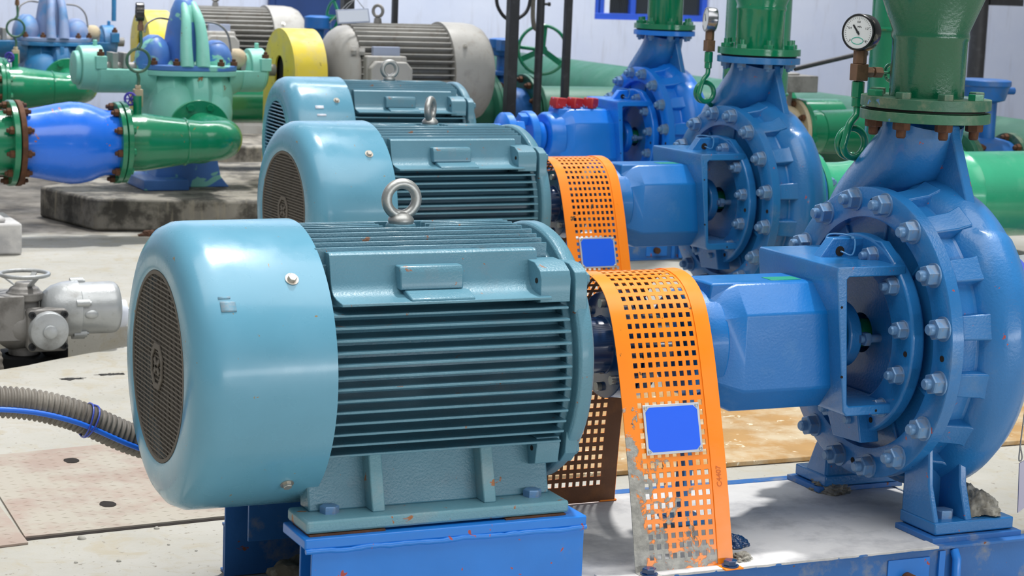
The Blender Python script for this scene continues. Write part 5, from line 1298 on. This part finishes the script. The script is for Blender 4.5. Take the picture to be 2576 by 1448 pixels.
# ------------------------------------------------------------------ black posts, column, cables
for k, (x, w, lab) in enumerate(((4.05, .062, 'left and thickest of the three black posts behind the teal motors'), (4.233, .05, 'middle black post, round pipe, crossing the green handwheel'), (4.418, .042, 'right and slimmest of the three black posts, before the green pipe'))):
    t = empty('black_post', (x, 7.0, FLOOR), lab, 'post', group='black posts')
    g = G()
    if k == 1: g.cyl((0, 0, .012), (0, 0, 2.2), w / 2, seg=20)
    else: g.box(-w / 2, w / 2, -w / 2, w / 2, .012, 2.2)
    sh = g.build('shaft', M['post'], t, bevel=.003)
    g = G(); g.box(-.08, .08, -.08, .08, 0, .012); g.build('foot_plate', M['post'], t)
    if k == 1:
        g = G(); g.cyl((.02, 0, 1.215), (.055, 0, 1.215), .008); g.ngon((.05, 0, 1.215), (1, 0, 0), .014, .012); g.build('clamp_bolt', M['post'], sh)
for x, y, w, lab in ((3.70, 8.9, .075, 'black post behind the grey motors, left of the blank card'), (3.53, 7.6, .032, 'slim black post right behind the blank white card')):
    t = empty('black_post', (x, y, FLOOR), lab, 'post', group='black posts'); g = G(); g.box(-w/2, w/2, -w/2, w/2, 0, 2.2); g.build('shaft', M['post'], t)
t = empty('black_column', (8.25, 8.0, FLOOR), 'black pipe column at top right, behind the nearest discharge pipe', 'column')
g = G(); g.cyl((0, 0, 0), (0, 0, 2.6), .062, seg=32); g.build('shaft', M['post'], t); g = G(); g.box(.05, .35, -.05, .05, 1.28, 1.33); g.build('bracket_arm', M['post'], t)
for pts, lab, r in (([(4.05, 7.2, .85), (4.03, 7.2, .66), (4.06, 7.2, .575), (4.12, 7.2, .53), (4.19, 7.2, .545), (4.25, 7.2, .62), (4.265, 7.2, .85)], 'grey-brown cable hanging in a loop behind the left black post', .011),
                    ([(4.31, 7.25, .9), (4.30, 7.25, .62), (4.31, 7.25, .50), (4.335, 7.25, .47)], 'ribbed grey hose hanging above the green handwheel', .014)):
    g = G(); g.tube(catmull(pts, 8), r, 10); o = g.build('hanging_cable', M['conduit'] if r > .012 else M['post'], None, smooth=60); tag(o, lab, 'cable')
# small far valve by the blue door
t = empty('gate_valve', (3.74, 9.6, FLOOR), 'small distant blue valve with a green handwheel, below the blue door', 'valve')
g = G(); g.cyl((0, 0, .3), (0, 0, .98), .05); g.lathe([(.93, .05), (.94, .095), (1.02, .095), (1.03, .06)], (0, 0, 1), (0, 0, 0), 24); g.lathe([(-.16, .08), (-.16, .17), (.16, .17), (.16, .08)], (1, 0, 0), (0, 0, .45), 32); b = g.build('valve_body', M['gearblue'], t, bevel=.003)
g = G(); g.torus((.12, -.12, 1.03), (-.9, -.4, 0), .13, .010, 32, 8); g.cyl((.12, -.12, 1.03), (0, 0, .98), .012)
for k in range(3):
    _, u, w = frame((-.9, -.4, 0)); a = pi * k / 3; g.obox((.12, -.12, 1.03), u * cos(a) + w * sin(a), (-.9, -.4, 0), .25, .01, .02)
g.build('handwheel', M['green'], b)

# ------------------------------------------------------------------ light
def area(name, loc, target, sx, sy, power, col=(1, 1, 1)):
    l = bpy.data.lights.new(name, 'AREA'); l.shape = 'RECTANGLE'; l.size = sx; l.size_y = sy; l.energy = power; l.color = col
    o = bpy.data.objects.new(name, l); COL.objects.link(o); o.location = loc
    o.rotation_euler = (Vector(target) - Vector(loc)).to_track_quat('-Z', 'Y').to_euler(); return o
s = bpy.data.lights.new('sun_through_roof_lights', 'SUN'); s.energy = 3.0; s.angle = radians(3); s.color = (1, .985, .96)
so = bpy.data.objects.new('sun_through_roof_lights', s); COL.objects.link(so)
so.rotation_euler = Vector((-.22, -.26, -1.0)).to_track_quat('-Z', 'Y').to_euler()
area('window_daylight_behind_viewer', (5.2, -11, .75), (2.0, 2, 0), 12, .9, 430, (.94, .97, 1))
area('ceiling_lamp_row', (1.0, -1.0, 6.0), (1.2, .8, 0), 10, 5, 480, (1, .98, .95))
area('added_wall_fill', (4.5, 8.2, 5.0), (4.5, 11.5, .5), 9, .6, 520, (.97, .98, 1))  # unseen fill light, added to brighten the back wall and the machines before it
W = bpy.data.worlds.new('hall'); SC.world = W; W.use_nodes = True
bg = W.node_tree.nodes['Background']; bg.inputs[0].default_value = (.92, .96, 1, 1); bg.inputs[1].default_value = .28

# ------------------------------------------------------------------ camera
cam = bpy.data.cameras.new('camera'); co = bpy.data.objects.new('camera', cam); COL.objects.link(co); SC.camera = co
cam.sensor_width = 36; cam.lens = 36 * 5150.48 / 2576; cam.clip_end = 200
yaw, pitch, roll = .4386, .1582, .0391
fw = Vector((sin(yaw) * cos(pitch), cos(yaw) * cos(pitch), -sin(pitch))); rt = Vector((cos(yaw), -sin(yaw), 0)); up = rt.cross(fw)
r2 = rt * cos(roll) + up * sin(roll); u2 = up * cos(roll) - rt * sin(roll)
co.matrix_world = Matrix.Translation((-1.1383, -4.1999, .8832)) @ Matrix((r2, u2, -fw)).transposed().to_4x4()
cam.dof.use_dof = True; cam.dof.focus_distance = 4.9; cam.dof.aperture_fstop = 10
vs_ = SC.view_settings; SC.display_settings.display_device = 'sRGB'
vs_.view_transform = 'Standard'; vs_.look = 'None'; vs_.exposure = 0.0; vs_.gamma = 1; vs_.use_curve_mapping = False
